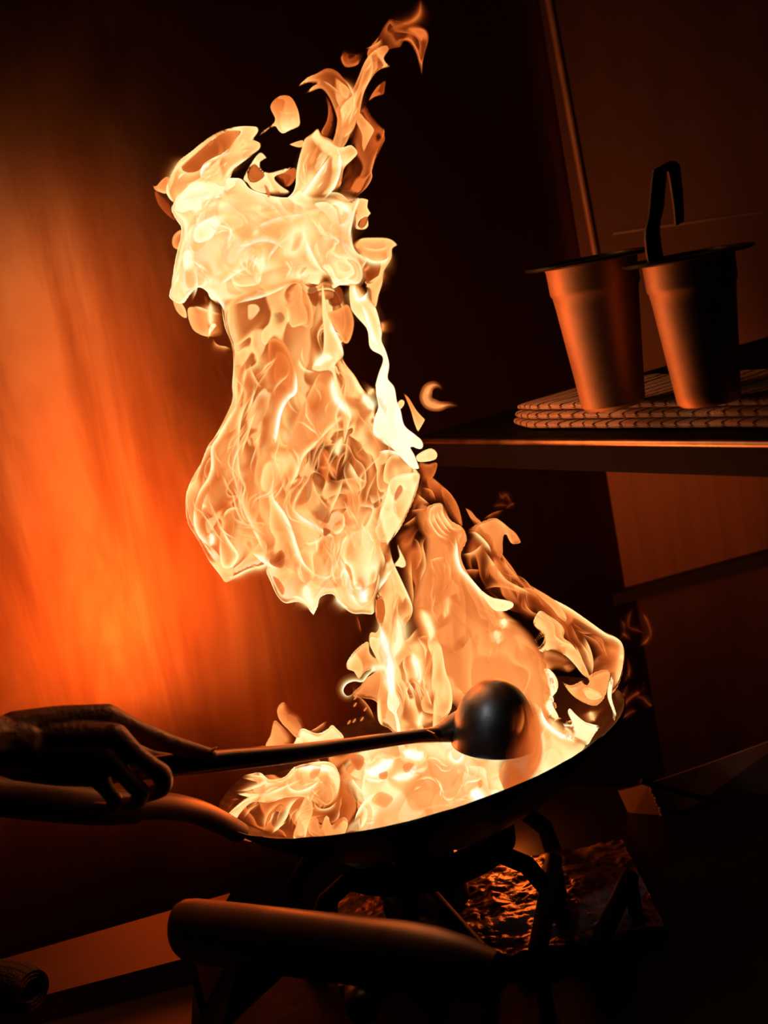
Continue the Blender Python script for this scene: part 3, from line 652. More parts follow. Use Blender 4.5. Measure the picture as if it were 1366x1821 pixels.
for k in range(14):
    cx, cy = 998 + rnd.uniform(-12, 36), 1288 + rnd.uniform(-8, 28)
    q = rnd.uniform(0, 6.28); rd = rnd.uniform(5, 10)
    rib(G, ' '.join('%.1f,%.1f' % (cx + rd * math.cos(q + t), cy + rd * math.sin(q + t) * .8) for t in (0, 1, 2, 3.2)), 3, rnd.choice((.62, .8, 1.0, 1.03)), .85, 1, .07, W=10)
lobe(G, "392,1450~ 405,1425~ 440,1392~ 500,1375~ 560,1350~ 640,1335~ 650,1420~ 640,1500^ 540,1510^ 430,1490^", .62, .27, -.01, .03, (.1, .05, 5), 1.3)
lobe(G, "425,1381* 445,1378 465,1378 478,1388 505,1383 522,1366 560,1358 592,1360 606,1385 603,1420~ 575,1435~ 545,1416 510,1416 480,1425 450,1424 428,1445 418,1464 408,1468 400,1458 408,1446 432,1425 445,1415 410,1408* 440,1404 464,1392 450,1385", .8, (.72, .62), .03, .02, (.35, .18, 5), .7)
rib(G, "410,1466 404,1455 418,1438 440,1420 480,1408 520,1392 560,1375", 6, .85, .9, 1, .05)
rib(G, "425,1381 448,1379 468,1380 474,1390 464,1398 440,1406 412,1408", 5, .8, .9, 1, .045)
rib(G, "478,1388 500,1388 520,1375 535,1364", 5, .78, .8, 1, .045)
rib(G, "516,1370 550,1362 580,1366 600,1380", 9, .98, .9, 1, .05)
rib(G, "515,1375 513,1395 525,1405 545,1402 566,1388 572,1372", 8, .88, .85, 1, .05)
lobe(G, "549,1378 560,1364 571,1366 565,1380 554,1384", .7, .48, .06, .005, (.2, .2, 4), .2)
lobe(G, "556,1395~ 575,1380~ 595,1390 598,1415 582,1430 565,1420 552,1408", .6, .5, .055, .01, (.3, .25, 6), .8)
rib(G, "545,1416 530,1421 518,1435 510,1455 495,1475 478,1486", 7, .78, .9, 1, .05)
rib(G, "508,1424 490,1435 475,1455 470,1485", 5, .6, .8, 1, .05)
rib(G, "512,1460 500,1470 482,1484", 5, .8, .8, 1, .06)
lobe(G, "548,1410 558,1438 550,1465 543,1488 530,1490 520,1488 528,1462 524,1455 536,1430", .8, .68, .045, .012, (.3, .16, 5), .5)
rib(G, "556,1418 566,1436 585,1436 604,1420", 5, .72, .8, 1, .05)
lobe(G, "549,1480 548,1462 556,1452 566,1458 570,1470 578,1453 586,1456 590,1470 610,1455 620,1462 608,1490 580,1495", .75, .56, .04, .012, (.3, .16, 5), .5)
rib(G, "612,1452 600,1462 592,1480", 6, .3, .7, 0, .06)
lobe(G, "505,1249 492,1261 497,1280 512,1296 528,1310 545,1306~ 538,1278~ 520,1264~", .7, (.42, .54), -.02, .012, (.4, .18, 6), .2)
lobe(G, "487,1282 480,1308 472,1332 512,1335~ 524,1312~ 500,1291", .75, (.56, .6), -.03, .012, (.15, .1, 5), .2)
lobe(G, "535,1297 548,1300 565,1306 582,1298 590,1290 598,1296 612,1318 560,1345~ 518,1345 526,1314", .85, (.86, .66), -.01, .015, (.2, .1, 5), .3)
rib(G, "547,1302 562,1294 574,1286 584,1281", 4, .5, .8, 1, .0)
rib(G, "640,1362 662,1374 690,1358 710,1342", 10, 1.03, .95, 0, .06)
rib(G, "708,1334 730,1342 745,1344 758,1330", 10, 1.0, .9, 0, .06)
rib(G, "686,1384 725,1380 739,1364 744,1350", 8, 1.0, .9, 0, .06)
rib(G, "642,1381 668,1386 690,1387", 6, .95, .9, 1, .06)
lobe(G, "672,1378 690,1372 688,1384 676,1384", .75, .42, .075, .004, (.1, .1, 4), .2)
lobe(G, "716,1362 730,1354 738,1356 728,1372 718,1372", .7, .5, .065, .004, (.1, .1, 4), .3)
lobe(G, "620,1345 640,1342 650,1352 640,1370 630,1366", .75, .3, .05, .006, (.2, .3, 4), .5)
rib(G, "610,1350 615,1368 630,1382 648,1388", 8, .5, .8, 1, .055)
rib(G, "640,1345 655,1355 665,1350 672,1340", 5, .82, .8, 1, .06)
rib(G, "620,1374 634,1394 649,1411 655,1425", 7, .84, .8, 1, .055)
rib(G, "679,1400 660,1414 646,1426 634,1446 628,1470", 8, .9, .9, -1, .06)
lobe(G, "660,1424 676,1408 698,1416 700,1422 686,1436 672,1432", .65, .5, .065, .006, (.2, .2, 4), 1.0)
rib(G, "807,1328 803,1341 810,1352 820,1346 825,1332", 7, 1.0, .9, 1, .06, W=14)
rib(G, "833,1402 848,1414 862,1434", 11, 1.05, .95, 0, .06)
rib(G, "884,1400 880,1416 872,1424", 9, .95, .9, 0, .06)
lobe(G, "849,1392 858,1386 859,1396 852,1402", .8, .5, .075, .004, (.2, .2, 4), .1)
rib(G, "838,1345 848,1352 860,1350 872,1340", 6, .62, .8, 1, .06)
rib(G, "804,1413 802,1430 800,1442", 6, .82, .7, 0, .055)
rib(G, "735,1445 760,1435 790,1430 820,1436", 7, .72, .6, 1, .055)
lobe(G, "888,1330~ 905,1305~ 930,1240~ 952,1250~ 966,1300^ 968,1345^ 950,1385^ 925,1408 900,1410 888,1385 880,1360~", .62, .26, .14, .012, (.25, .16, 6), 1.0)
rib(G, "940,1240 956,1275 958,1320 935,1380", 9, .36, .7, 1, .15)
rib(G, "905,1345 892,1365 888,1385 900,1405", 8, .5, .7, -1, .15)
for k in range(10):
    x = 640 + rnd.uniform(-25, 40); y = 1262 + rnd.uniform(-25, 30)
    rib(G, "%.1f,%.1f %.1f,%.1f %.1f,%.1f" % (x, y, x + 5, y - 6, x + 7, y - 11), 1.2, .5, .8, 0, .0, W=4)

# ---- silky filaments
fill('flame_head', "318,345 390,325 430,325 515,355 560,350 630,360 625,430 650,470 640,505 580,490 500,515 420,538 372,520 330,520 305,510 316,455 325,405", 75, 75, (40, 120), heat=(.84, 1.03), z=.10, turn=1.6, sc=45)
fill('flame_veil', "412,600 600,600 640,690 690,790 740,850 735,890 690,960 600,1010 500,990 407,1020 360,960 335,900 360,825 413,715", 110, 88, (50, 170), heat=(.66, .92), z=.085, turn=1.0, sc=70)
fill('flame_skirt', "490,1010 560,950 690,880 735,870 690,960 660,1080 600,1045 540,1060", 45, 70, (40, 110), heat=(.8, 1.0), z=.08, turn=1.3, sc=45)
fill('flame_column', "668,1095 695,980 730,1070 720,1120 780,1120 800,1220 795,1265 700,1290 675,1240", 40, 86, (40, 120), heat=(.68, .95), z=.06, turn=.7, sc=50)
fill('flame_sheet', "760,930 820,960 850,1045 900,1090 950,1140 960,1200 900,1190 810,1200 770,1110 740,1040", 34, 82, (50, 140), w=(3, 6), heat=(.5, .68), al=(.3, .6), z=.03, turn=.7, sc=70)
fill('flame_sheet', "850,960 900,1000 1000,1090 1090,1145 1095,1190 1060,1180 1010,1140 930,1085 860,1040", 30, 50, (40, 120), w=(2.5, 5), heat=(.3, .6), al=(.4, .7), z=.0, turn=.9, sc=50)
fill('flame_bed', "640,1345 760,1330 900,1345 960,1310 1030,1325 960,1380 860,1425 700,1460 640,1470", 46, 150, (30, 90), heat=(.78, 1.0), z=.055, turn=1.6, sc=45)
fill('flame_bed', "420,1440 480,1395 560,1370 620,1400 620,1470 540,1482 440,1475", 26, 130, (35, 90), heat=(.5, .85), z=.05, turn=.8, sc=45)
fill('flame_crest', "530,270 566,232 600,265 605,300 590,345 525,345", 12, 100, (40, 80), heat=(.7, .95), z=.05, turn=.6)
fill('flame_plume', "300,340 330,300 350,310 400,280 440,260 440,278 400,320 340,345", 12, -35, (40, 90), heat=(.75, .98), z=.055, turn=.6)
fill('flame_tip', "600,260 600,200 640,140 660,100 680,85 655,150 635,215 620,255", 12, -70, (40, 90), heat=(.55, .9), z=.04, turn=.4)

fire = empty('fire', at(745, 1400, FY))
tag(fire, 'tall twisting column of bright flames roaring up out of the wok', 'fire')
for nm in list(BAGS): BAGS[nm].build(nm, fire)
BAGS.clear()
def single(name, label, group=None):
    o = BAGS.pop('x').build(name); tag(o, label, 'flame', group); return o
lobe('x', "480,191 489,176 504,169 519,173 530,193 534,212 533,224 516,232 502,238 493,230 489,224 470,236 452,252* 468,232 478,226 489,213", .85, (.28, .92), .0, .02, (.3, .14, 6), .5)
rib('x', "487,192 505,200 522,200 531,215", 5, .6, .7, 1, .02)
single('flame_lick', 'stubby detached scrap of flame hovering above the left plume of the fire')
rib('x', "788,695 781,687 771,685 761,692 756,707 763,719 779,723 799,720 818,723", 5, .52, .95, 0, .0, ends=(.3, .4), W=10)
rib('x', "783,690 771,686 761,692 757,706 763,718 779,722 800,720", 7, .62, .7, -1, .0, W=12)
single('flame_lick', 'small hook-shaped curl of flame floating free beside the dark wall')
lobe('x', "716,697* 727,706 742,730 757,746* 751,757 743,770* 736,752 729,728", .88, (.40, .76), .02, .015, (.25, .14, 4), .1)
single('flame_lick', 'wedge-shaped shard of flame just right of the white-hot strand')
for q in ("1128,1077 1119,1097 1119,1115 1133,1121 1150,1128", "1139,1084 1152,1106 1158,1128 1155,1143", "1104,1123 1115,1132 1126,1140", "1113,1163 1119,1189 1113,1209 1104,1216", "1147,1207 1143,1227 1126,1238 1113,1251 1108,1273", "1126,1238 1144,1242 1155,1253 1168,1256", "1100,1100 1110,1112 1108,1130 1098,1140", "1118,1215 1106,1240 1100,1262", "1160,1120 1150,1140 1135,1150", "1105,1280 1120,1268 1135,1262"):
    rib('x', q, 3, .07, .5, 0, .0, W=14, tex=.6)
single('glow_wisp', 'faint dull red smoke wisps, painted as glowing, curling off the right rim of the wok')  # smoke wisps; firelight on them is imitated by emission
for q in ("898,906 908,898 918,894", "885,870 893,885 900,880 912,900", "874,902 890,898 905,900"):
    rib('x', q, 3, .06, .5, 0, -.02, W=10)
single('glow_wisp', 'faint dark red wisp above the hooked flame on the right')


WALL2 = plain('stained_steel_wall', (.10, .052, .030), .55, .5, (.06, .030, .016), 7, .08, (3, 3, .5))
PIPE = plain('dull_pipe', (.60, .40, .28), .5, .4)
SHELF = plain('shelf_steel', (.20, .14, .11), .30, .95, (.12, .08, .06), 20, .05)
HSTEEL = plain('handle_socket_steel', (.50, .36, .28), .32, 1.0, (.30, .2, .15), 40, .08)
HANDLE = plain('ladle_handle_steel', (.20, .14, .11), .30, 1.0, (.11, .075, .06), 26, .04)
NAIL = plain('nail', (.45, .24, .16), .3)
RAIL = plain('worn_rail', (.34, .22, .16), .42, .6, (.24, .15, .10), 22, .05)
KNOBM = plain('knob_steel', (.40, .42, .34), .35, .9)
GUARD = plain('guard_steel', (.42, .32, .25), .5, .3, (.30, .22, .16), 14, .08)
COUNTER = plain('counter_steel', (.26, .18, .13), .42, .9, (.18, .12, .085), 10, .05, (1, 1, 1))
PANEL = plain('drip_stained_panel', (.24, .12, .066), .5, .3, (.14, .068, .036), 9, .08, (6, 6, .4))
SOCKET = plain('scorched_socket', (.12, .07, .05), .5, .6)
LAMPS = [(470, 440, 1.2, .06), (560, 640, 1.6, .06), (500, 860, 1.9, .07), (640, 1010, 2.0, .06), (860, 1170, 3.0, .06), (720, 1240, 2.2, .05), (700, 1390, 1.9, .04), (540, 1390, 1.6, .04), (505, 1285, .9, .03)]
# ------------------------------------------------------------------ room
def quad(name, pts, mat, kind='structure', thick=None):
    bm = bmesh.new()
    if thick: prism(bm, pts, thick)
    else: bm.faces.new([bm.verts.new(p) for p in pts])
    o = obj(name, bm, mat, smooth=False); tag(o, kind=kind); return o
WP = Vector((0, 1.76, 1.2)); SB = .50
WN = Vector((SB, -1, 0)).normalized()            # back wall turned a little to the right
def wall_pt(px, py): return on_plane(px, py, WP, WN)
cx_ = wall_pt(1040, 500).x
def wall_at(x): return WP.y + SB * x
CORN = Vector((cx_, wall_at(cx_), 0))
SR = -.42
RN = Vector((SR, -1, 0)).normalized()
def rwall_pt(px, py, off=0.0): return on_plane(px, py, CORN + RN * off, RN)
Z0, Z1 = 0.0, 2.7
def vw(x0, y0, x1, y1): return [Vector((x0, y0, Z0)), Vector((x1, y1, Z0)), Vector((x1, y1, Z1)), Vector((x0, y0, Z1))]
tag(quad('wall_back', vw(-1.7, wall_at(-1.7), CORN.x, CORN.y), WALL, thick=Vector((0, .05, 0))), 'greasy steel back wall catching the orange glow', 'wall')
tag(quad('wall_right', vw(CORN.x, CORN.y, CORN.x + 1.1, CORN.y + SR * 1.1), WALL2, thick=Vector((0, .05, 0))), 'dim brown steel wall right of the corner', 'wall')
tag(quad('floor', [Vector((-1.7, -.4, 0)), Vector((1.7, -.4, 0)), Vector((1.7, 2.6, 0)), Vector((-1.7, 2.6, 0))], IRON, thick=Vector((0, 0, -.05))), 'dark kitchen floor', 'floor')

# pipe up the wall, ledge and panel on the right wall
bm = bmesh.new(); tube(bm, [rwall_pt(968, -40, .008), rwall_pt(1062, 470, .008)], .0045, 12)
tag(obj('pipe', bm, PIPE), 'thin pipe running up the dark wall above the two pots', 'pipe')
bm = bmesh.new()
L = [rwall_pt(1068, 1064, .03), rwall_pt(1420, 968, .03), rwall_pt(1420, 992, .03), rwall_pt(1068, 1084, .03)]
prism(bm, L, Vector((0, .045, 0)))
tag(obj('ledge', bm, IRON, smooth=False, bevel=.002), 'black ledge along the right wall below the shelf', 'ledge')
bm = bmesh.new()
L = [rwall_pt(1066, 815, .012), rwall_pt(1420, 815, .012), rwall_pt(1420, 985, .012), rwall_pt(1096, 1064, .012)]
prism(bm, L, Vector((0, .012, 0)))
tag(obj('wall_panel', bm, PANEL, smooth=False, bevel=.001), 'brown stained steel panel on the wall under the shelf', 'panel')
bm = bmesh.new()
L = [rwall_pt(1090, 414, .004), rwall_pt(1420, 366, .004), rwall_pt(1420, 370, .004), rwall_pt(1090, 418, .004)]
prism(bm, L, Vector((0, .01, 0)))
tag(obj('trim_1', bm, DARKSTEEL, smooth=False), 'thin seam strip on the right wall behind the pots', 'trim', kind='structure')

# ------------------------------------------------------------------ shelf, towel, pots
ZS = 1.20
A = at_z(735, 779, ZS); B = at_z(1420, 783, ZS)
sd = (B - A); sd.z = 0; sd.normalize(); sn = Vector((-sd.y, sd.x, 0))
if sn.y < 0: sn = -sn
shelf = empty('shelf', (A + B) / 2); tag(shelf, 'dark steel shelf on the right with an orange-lit front edge', 'shelf')
bm = bmesh.new()
prism(bm, [A, B, B + sn * .90, A + sn * .58], Vector((0, 0, -.030)))
obj('board', bm, MATTE, shelf, bevel=.002)
bm = bmesh.new()
tube(bm, [A + Vector((0, 0, -.003)) - sn * .0005, B + Vector((0, 0, -.003)) - sn * .0005], .0032, 16)
tag(obj('lip_highlight', bm, HSTEEL, shelf), 'rounded lip of lighter steel painting the front edge highlight')  # lighter tube added to paint the highlight along the shelf edge

def sheet_roll(layers, length, depth, th, org, ex, ey, name, mat, seed=0, taper=.18):
    # folded cloth: stacked rounded layers running along ex, ey pointing back
    bm = bmesh.new(); uvl = bm.loops.layers.uv.new('UVMap')
    NL, NC = 90, 22
    for k in range(layers):
        z0 = k * th; rows = []
        for i in range(NL + 1):
            t = i / NL; x = t * length; row = []
            sq = min(1, (t / taper + .15)); sq = sq ** .5 if sq < 1 else 1
            for j in range(NC):
                a = 2 * math.pi * j / NC; c, s = math.cos(a), math.sin(a)
                yy = depth / 2 - (abs(c) ** .35) * math.copysign(1, c) * depth / 2
                zz = th / 2 + (abs(s) ** .7) * math.copysign(1, s) * th / 2
                nz = noise.noise(Vector((x * 22, yy * 18 + k * 3, seed + k * 5)))
                n2 = noise.noise(Vector((x * 60, k * 7.0, seed)))
                zz = zz * (1 + .10 * nz) + .0014 * n2 * (1 if s > 0 else 0)
                yo = .004 * noise.noise(Vector((x * 14, k * 9.0, seed + 3))) + k * .004 + (1 - sq) * depth * .35
                p = org + ex * x + ey * (yy * (sq if sq < 1 else 1) + yo) + Vector((0, 0, (z0 + zz) * (1 if sq >= 1 else (.55 + .45 * sq))))
                row.append(bm.verts.new(p))
            rows.append(row)
        for i in range(NL):
            for j in range(NC):
                f = bm.faces.new((rows[i][j], rows[i][(j + 1) % NC], rows[i + 1][(j + 1) % NC], rows[i + 1][j]))
                us = (i, i, i + 1, i + 1); vs = (j, j + 1, j + 1, j)
                for lp, u_, v_ in zip(f.loops, us, vs): lp[uvl].uv = (u_ / NL + .012 * math.sin(v_ * .9), v_ / NC)
        bm.faces.new(rows[0][::-1]); bm.faces.new(rows[-1])
    return obj(name, bm, mat)
to = at_z(872, 766, ZS); te = at_z(1420, 768, ZS)
tw = sheet_roll(3, (te - to).length, .15, .0085, Vector((to.x, to.y, ZS)), sd, sn, 'towel', TOWEL, 2)
tag(tw, 'folded striped dish towel lying on the shelf under the pots', 'towel')
ZT = ZS + .0262

def pot(cxp, cyp, label):
    c = at_z(cxp, cyp, ZT); D = (c - EYE).dot(fwd); s = D / F
    rb, rt, rf, H = 58 * s, 80 * s, 116 * s, 258 * s
    o = empty('steel_pot', (c.x, c.y, ZT)); tag(o, label, 'pot', 'steel pots on the shelf')
    M = Matrix.Translation(Vector((c.x, c.y, ZT)))
    pr = [(0.0005, 0.0), (rb * .86, 0), (rb * .97, .003), (rb, .012)]
    for k in range(1, 9):
        t = k / 9; r = rb + (rt * .94 - rb) * t; pr.append((r, .012 + (H * .80 - .012) * t))
    pr += [(rt * .95, H * .80), (rt * .985, H * .815), (rt * .99, H * .84), (rt, H * .97), (rt * 1.02, H - .001)]
    inn = [(r - .0015, z + .0015) for r, z in pr[::-1] if r > .002] + [(0.0005, .0017)]
    bm = bmesh.new(); lathe(bm, pr + inn, 64, M); bmesh.ops.remove_doubles(bm, verts=bm.verts, dist=.0004)
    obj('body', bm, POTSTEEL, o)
    bm = bmesh.new(); lathe(bm, [(rt * 1.0, H - .001), (rf - .002, H), (rf, H + .0012), (rf - .001, H + .003), (rt * .99, H + .0032), (rt * .985, H + .001)], 64, M, closed=True)
    obj('rim', bm, DARKSTEEL, o)
    return c, s, H
P1 = pot(1092, 722, 'steel pot at the left end of the shelf standing on the towel')
P2 = pot(1262, 716, 'steel pot right of the other pot with a strap handle sticking up from it')

# strap handle standing in the right pot
c, s, H = P2
yb = c.y + .0
pts = [at(1205, 640, yb), at(1162, 440, yb), at(1167, 372, yb), at(1173, 306, yb), at(1177, 297, yb), at(1186, 295, yb), at(1195, 297, yb + .01), at(1199, 306, yb + .012), at(1206, 360, yb + .018), at(1208, 398, yb + .02)]
bm = bmesh.new()
wd = Vector((.0068, .002, .002))
ring = []
cen = spline(pts, 5)
for i, p in enumerate(cen):
    t = (cen[min(i + 1, len(cen) - 1)] - cen[max(i - 1, 0)]).normalized()
    k = min(1, i / 40); hw = wd * (1.0 - .45 * max(0, (i - 25) / 20))
    nn = t.cross(wd).normalized() * .0012
    ring.append([bm.verts.new(p + hw + nn), bm.verts.new(p - hw + nn), bm.verts.new(p - hw - nn), bm.verts.new(p + hw - nn)])
for i in range(len(ring) - 1):
    for k in range(4): bm.faces.new((ring[i][k], ring[i][(k + 1) % 4], ring[i + 1][(k + 1) % 4], ring[i + 1][k]))
bm.faces.new(ring[0]); bm.faces.new(ring[-1])
tag(obj('serving_ladle', bm, DARKSTEEL, smooth=False), 'dark strap handle with a hooked top standing in the right pot', 'ladle')

# ------------------------------------------------------------------ wok
WC = Vector((-.0098, 1.2975, .9250)); WNRM = Vector((-.0850, .0785, 1)).normalized()
xa = Vector((1, 0, 0)); xa = (xa - WNRM * xa.dot(WNRM)).normalized(); ya = WNRM.cross(xa)
WM = Matrix((xa, ya, WNRM)).transposed().to_4x4(); WM.translation = WC
RW, DP = .20, .085; RS = (RW * RW + DP * DP) / (2 * DP)
wok = empty('wok', WC - WNRM * DP); tag(wok, 'black wok full of flames, tilted down toward its handle', 'wok')
def cap(r, off=0): return (RS - DP) - math.sqrt(RS * RS - r * r) + off
pro = [(r, cap(r)) for r in np.linspace(.0006, RW, 30)]
prof = [(r, z) for r, z in pro] + [(RW + .0022, .0012), (RW + .003, -.0006), (RW + .0022, -.003)] + [(r + .0012, cap(min(r, RW)) - .003) for r in np.linspace(RW - .002, .0006, 30)]
bm = bmesh.new(); lathe(bm, prof, 128, WM)
for v in bm.verts:                      # crusty rim
    q = WM.inverted() @ v.co; rr_ = math.hypot(q.x, q.y)
    if rr_ > RW - .004:
        a_ = math.atan2(q.y, q.x); v.co += WNRM * (.0011 * noise.noise(Vector((a_ * 40, 0, 1))) + .0007 * noise.noise(Vector((a_ * 120, 2, 1))))
obj('bowl', bm, SEASONED, wok)
# the lump of scorched food residue at the bottom is part of the bowl's seasoning; handle below
hp = [at(424, 1480, 1.215), at(392, 1462, 1.20), at(350, 1444, 1.185), at(300, 1434, 1.165), at(235, 1434, 1.145)]
bm = bmesh.new(); tube(bm, spline(hp, 6), [.012 + .0035 * (i / 24) for i in range(25)], 24, flat=.8)
obj('handle_socket', bm, SOCKET, wok)
gp = [at(246, 1436, 1.147), at(180, 1434, 1.13), at(90, 1424, 1.11), at(0, 1414, 1.09), at(-120, 1398, 1.06)]
bm = bmesh.new(); tube(bm, spline(gp, 6), [.0135 + .004 * math.sin(i / 24 * 2.6) for i in range(25)], 24)
tag(obj('handle_grip', bm, WOOD, wok), 'dark wooden grip')

# ------------------------------------------------------------------ wok ladle
ladle = empty('ladle', at(390, 1352, 1.08)); tag(ladle, 'long-handled steel ladle held upside down over the burning wok', 'ladle')
LY = 1.175
hpts = [(150, 1380, 1.065, 20), (300, 1362, 1.09, 21), (392, 1352.5, 1.105, 20.5), (524, 1339.5, 1.125, 17.5), (670, 1319, 1.15, 13.5), (745, 1309, 1.16, 12.5), (780, 1306, 1.165, 14)]
bm = bmesh.new()
cc = spline([at(a, b, y) for a, b, y, r in hpts], 8)
rr2 = spline([(r * y / F, 0, 0) for a, b, y, r in hpts], 8)
tube(bm, cc, [q.x for q in rr2], 28)
obj('handle', bm, HANDLE, ladle)
# bowl: a deep shell turned over, its rim facing down
lc = at(879, 1319, LY); s = LY / F
la = (at(880, 1196, LY) - lc).normalized()          # dome direction
lb = (at(959, 1323, LY) - lc); lb = (lb - la * lb.dot(la)).normalized()
lcx = la.cross(lb)
if lcx.y > 0: lcx = -lcx
# lean the dome a little toward the camera so its back shows
tilt = Matrix.Rotation(math.radians(-3), 3, lb)
la2 = tilt @ la; lc2 = tilt @ lcx
if la2.y > la.y: la2 = tilt.inverted() @ la; lc2 = tilt.inverted() @ lcx
LM = Matrix((lb, lc2, la2)).transposed().to_4x4(); LM.translation = lc
RB = 79 * s; HB = 121 * s
def dome(r_, h_, n=18): return [(r_ * math.sin(math.pi / 2 * k / n) ** .92 if k else .0005, h_ * math.cos(math.pi / 2 * k / n) ** .95 if k < n else 0) for k in range(n + 1)]
o_ = dome(RB, HB); i_ = [(max(.0004, r - .0016), z - .0016 if r < RB * .98 else z) for r, z in o_]
bm = bmesh.new(); lathe(bm, o_ + [(RB + .0006, -.001), (RB - .001, -.0015)] + i_[::-1], 72, LM)
bmesh.ops.remove_doubles(bm, verts=bm.verts, dist=.0004)
obj('bowl', bm, LADLE, ladle)
# neck that flares from the handle into the bowl
bm = bmesh.new()
nk = [(742, 1309.5, 12.5), (775, 1306, 15), (800, 1298, 24), (820, 1291, 30), (842, 1284, 34)]
cs = spline([at(a, b, LY - .012 + .01 * k) for k, (a, b, r) in enumerate(nk)], 6); rs = spline([(r * s, 0, 0) for a, b, r in nk], 6)
tube(bm, cs, [q.x for q in rs], 28, flat=1.0)
obj('neck', bm, LADLE, ladle)
bm = bmesh.new(); tube(bm, [at(759, 1299, LY - .018), at(772, 1305, LY - .026), at(783, 1318, LY - .022)], .0009, 8)
tag(obj('weld_seam', bm, HSTEEL, ladle), 'bright seam where the socket meets the bowl')

# ------------------------------------------------------------------ cook's hand
def cone_chain(bm, chain, sub=6):
    P = spline([c[0] for c in chain], sub); Rr = spline([(c[1], 0, 0) for c in chain], sub)
    for p, r in zip(P, Rr):
        bmesh.ops.create_icosphere(bm, subdivisions=2, radius=max(.002, r.x), matrix=Matrix.Translation(p))
def hp_(px, py, y, r): return (at(px, py, y), r * y / F)
bm = bmesh.new()
cone_chain(bm, [hp_(-190, 1335, 1.02, 78), hp_(-90, 1330, 1.03, 68), hp_(0, 1326, 1.05, 57), hp_(40, 1326, 1.055, 54)], 8)
# palm: knuckle fans
KN = [(190, 1278, 1.078, 29), (202, 1311, 1.058, 27), (190, 1346, 1.050, 26), (172, 1378, 1.052, 23)]
for (x, y, d, r) in KN:
    cone_chain(bm, [hp_(30, 1322 + (y - 1320) * .42, 1.06, 44), hp_(105, 1318 + (y - 1318) * .8, (1.063 + d) / 2, 34), hp_(x, y, d, r)], 8)
cone_chain(bm, [hp_(190, 1277, 1.078, 28), hp_(236, 1296, 1.083, 21), hp_(278, 1315, 1.087, 21.5), hp_(300, 1322, 1.090, 18.5), hp_(336, 1333, 1.095, 17), hp_(374, 1343, 1.099, 14)], 7)     # forefinger along the handle
cone_chain(bm, [hp_(205, 1311, 1.056, 27), hp_(240, 1340, 1.050, 19.5), hp_(270, 1364, 1.047, 19.5), hp_(288, 1379, 1.047, 20), hp_(287, 1402, 1.052, 17), hp_(258, 1415, 1.066, 14.5)], 7)     # middle
cone_chain(bm, [hp_(192, 1348, 1.048, 26), hp_(216, 1374, 1.041, 18), hp_(238, 1396, 1.038, 18), hp_(250, 1410, 1.039, 18), hp_(240, 1428, 1.048, 15.5), hp_(212, 1428, 1.064, 13)], 7)     # ring
cone_chain(bm, [hp_(174, 1380, 1.050, 23), hp_(190, 1404, 1.043, 16), hp_(204, 1424, 1.041, 16), hp_(196, 1438, 1.049, 13.5), hp_(172, 1436, 1.062, 11.5)], 7)     # little finger
cone_chain(bm, [hp_(90, 1330, 1.085, 36), hp_(170, 1330, 1.112, 27), hp_(240, 1342, 1.124, 22), hp_(300, 1352, 1.130, 17)], 7)    # thumb behind the handle
me = bpy.data.meshes.new('tmp'); bm.to_mesh(me); bm.free()
tmp = bpy.data.objects.new('tmp', me); COL.objects.link(tmp)
md = tmp.modifiers.new('r', 'REMESH'); md.mode = 'VOXEL'; md.voxel_size = .0014
sm_ = tmp.modifiers.new('s', 'SMOOTH'); sm_.factor = .5; sm_.iterations = 4
dg = bpy.context.evaluated_depsgraph_get()
me2 = bpy.data.meshes.new_from_object(tmp.evaluated_get(dg)); me2.name = 'person'
bpy.data.objects.remove(tmp); bpy.data.meshes.remove(me)
for p in me2.polygons: p.use_smooth = True
me2.materials.clear()
hand = link_mesh('person', me2, SKIN)
tag(hand, "cook's bare hand and forearm reaching in from the left to grip the ladle handle", 'person')
# nail on the forefinger
bm = bmesh.new(); bmesh.ops.create_uvsphere(bm, u_segments=16, v_segments=10, radius=1, matrix=Matrix.Translation(at(379, 1333, 1.094)) @ Matrix.Rotation(math.radians(-20), 4, 'Y') @ Matrix.Diagonal((.0040, .0030, .0011, 1)))
obj('fingernail', bm, NAIL, hand)

# ------------------------------------------------------------------ range and what stands on it
ZR = .755
rng = empty('wok_range', (0, 1.3, 0)); tag(rng, 'black wok range with a thick rounded front rail under the fire', 'stove')
fl = at_z(318, 1652, .872); fr = at_z(845, 1716, .872)
fx = (fr - fl); fx.normalize(); fb = Vector((-fx.y, fx.x, 0)); fb.normalize()
if fb.y < 0: fb = -fb
bm = bmesh.new()
c0 = fl + fb * .02 - fx * .005; c1 = fl + fx * 1.0 + fb * .02
prism(bm, [Vector((p.x, p.y, 0)) for p in (c0, c1, c1 + fb * .55, c0 + fb * .55)], Vector((0, 0, ZR)))
obj('body', bm, IRON, rng, smooth=False, bevel=.004)
bm = bmesh.new()
rp = [fl + fx * t for t in (-.002, .0, .004, .010, .02)] + [fl + fx * (.02 + (fr - fl).length * t) for t in np.linspace(.02, 1, 12)]
tube(bm, rp, [.006, .014, .019, .0215, .0225] + [.0225] * 9 + [.021, .017, .010], 28, flat=1.25)
tag(obj('front_rail', bm, RAIL, rng), 'rounded front rail with a worn orange-lit top edge')
bm = bmesh.new()
kc = at(645, 1772, fl.y - .01)
M_ = Matrix.Translation(kc) @ Matrix.Rotation(math.radians(90), 4, 'X')
lathe(bm, [(.0005, .024), (.010, .023), (.0145, .019), (.016, .010), (.016, -.012), (.0005, -.012)], 40, M_)
obj('control_knob', bm, KNOBM, rng)
bm = bmesh.new()
vc = at(922, 1800, fl.y - .012); tube(bm, [vc + Vector((0, 0, .012)), vc - Vector((0, 0, .03))], .004, 14)
obj('gas_tap', bm, KNOBM, rng)
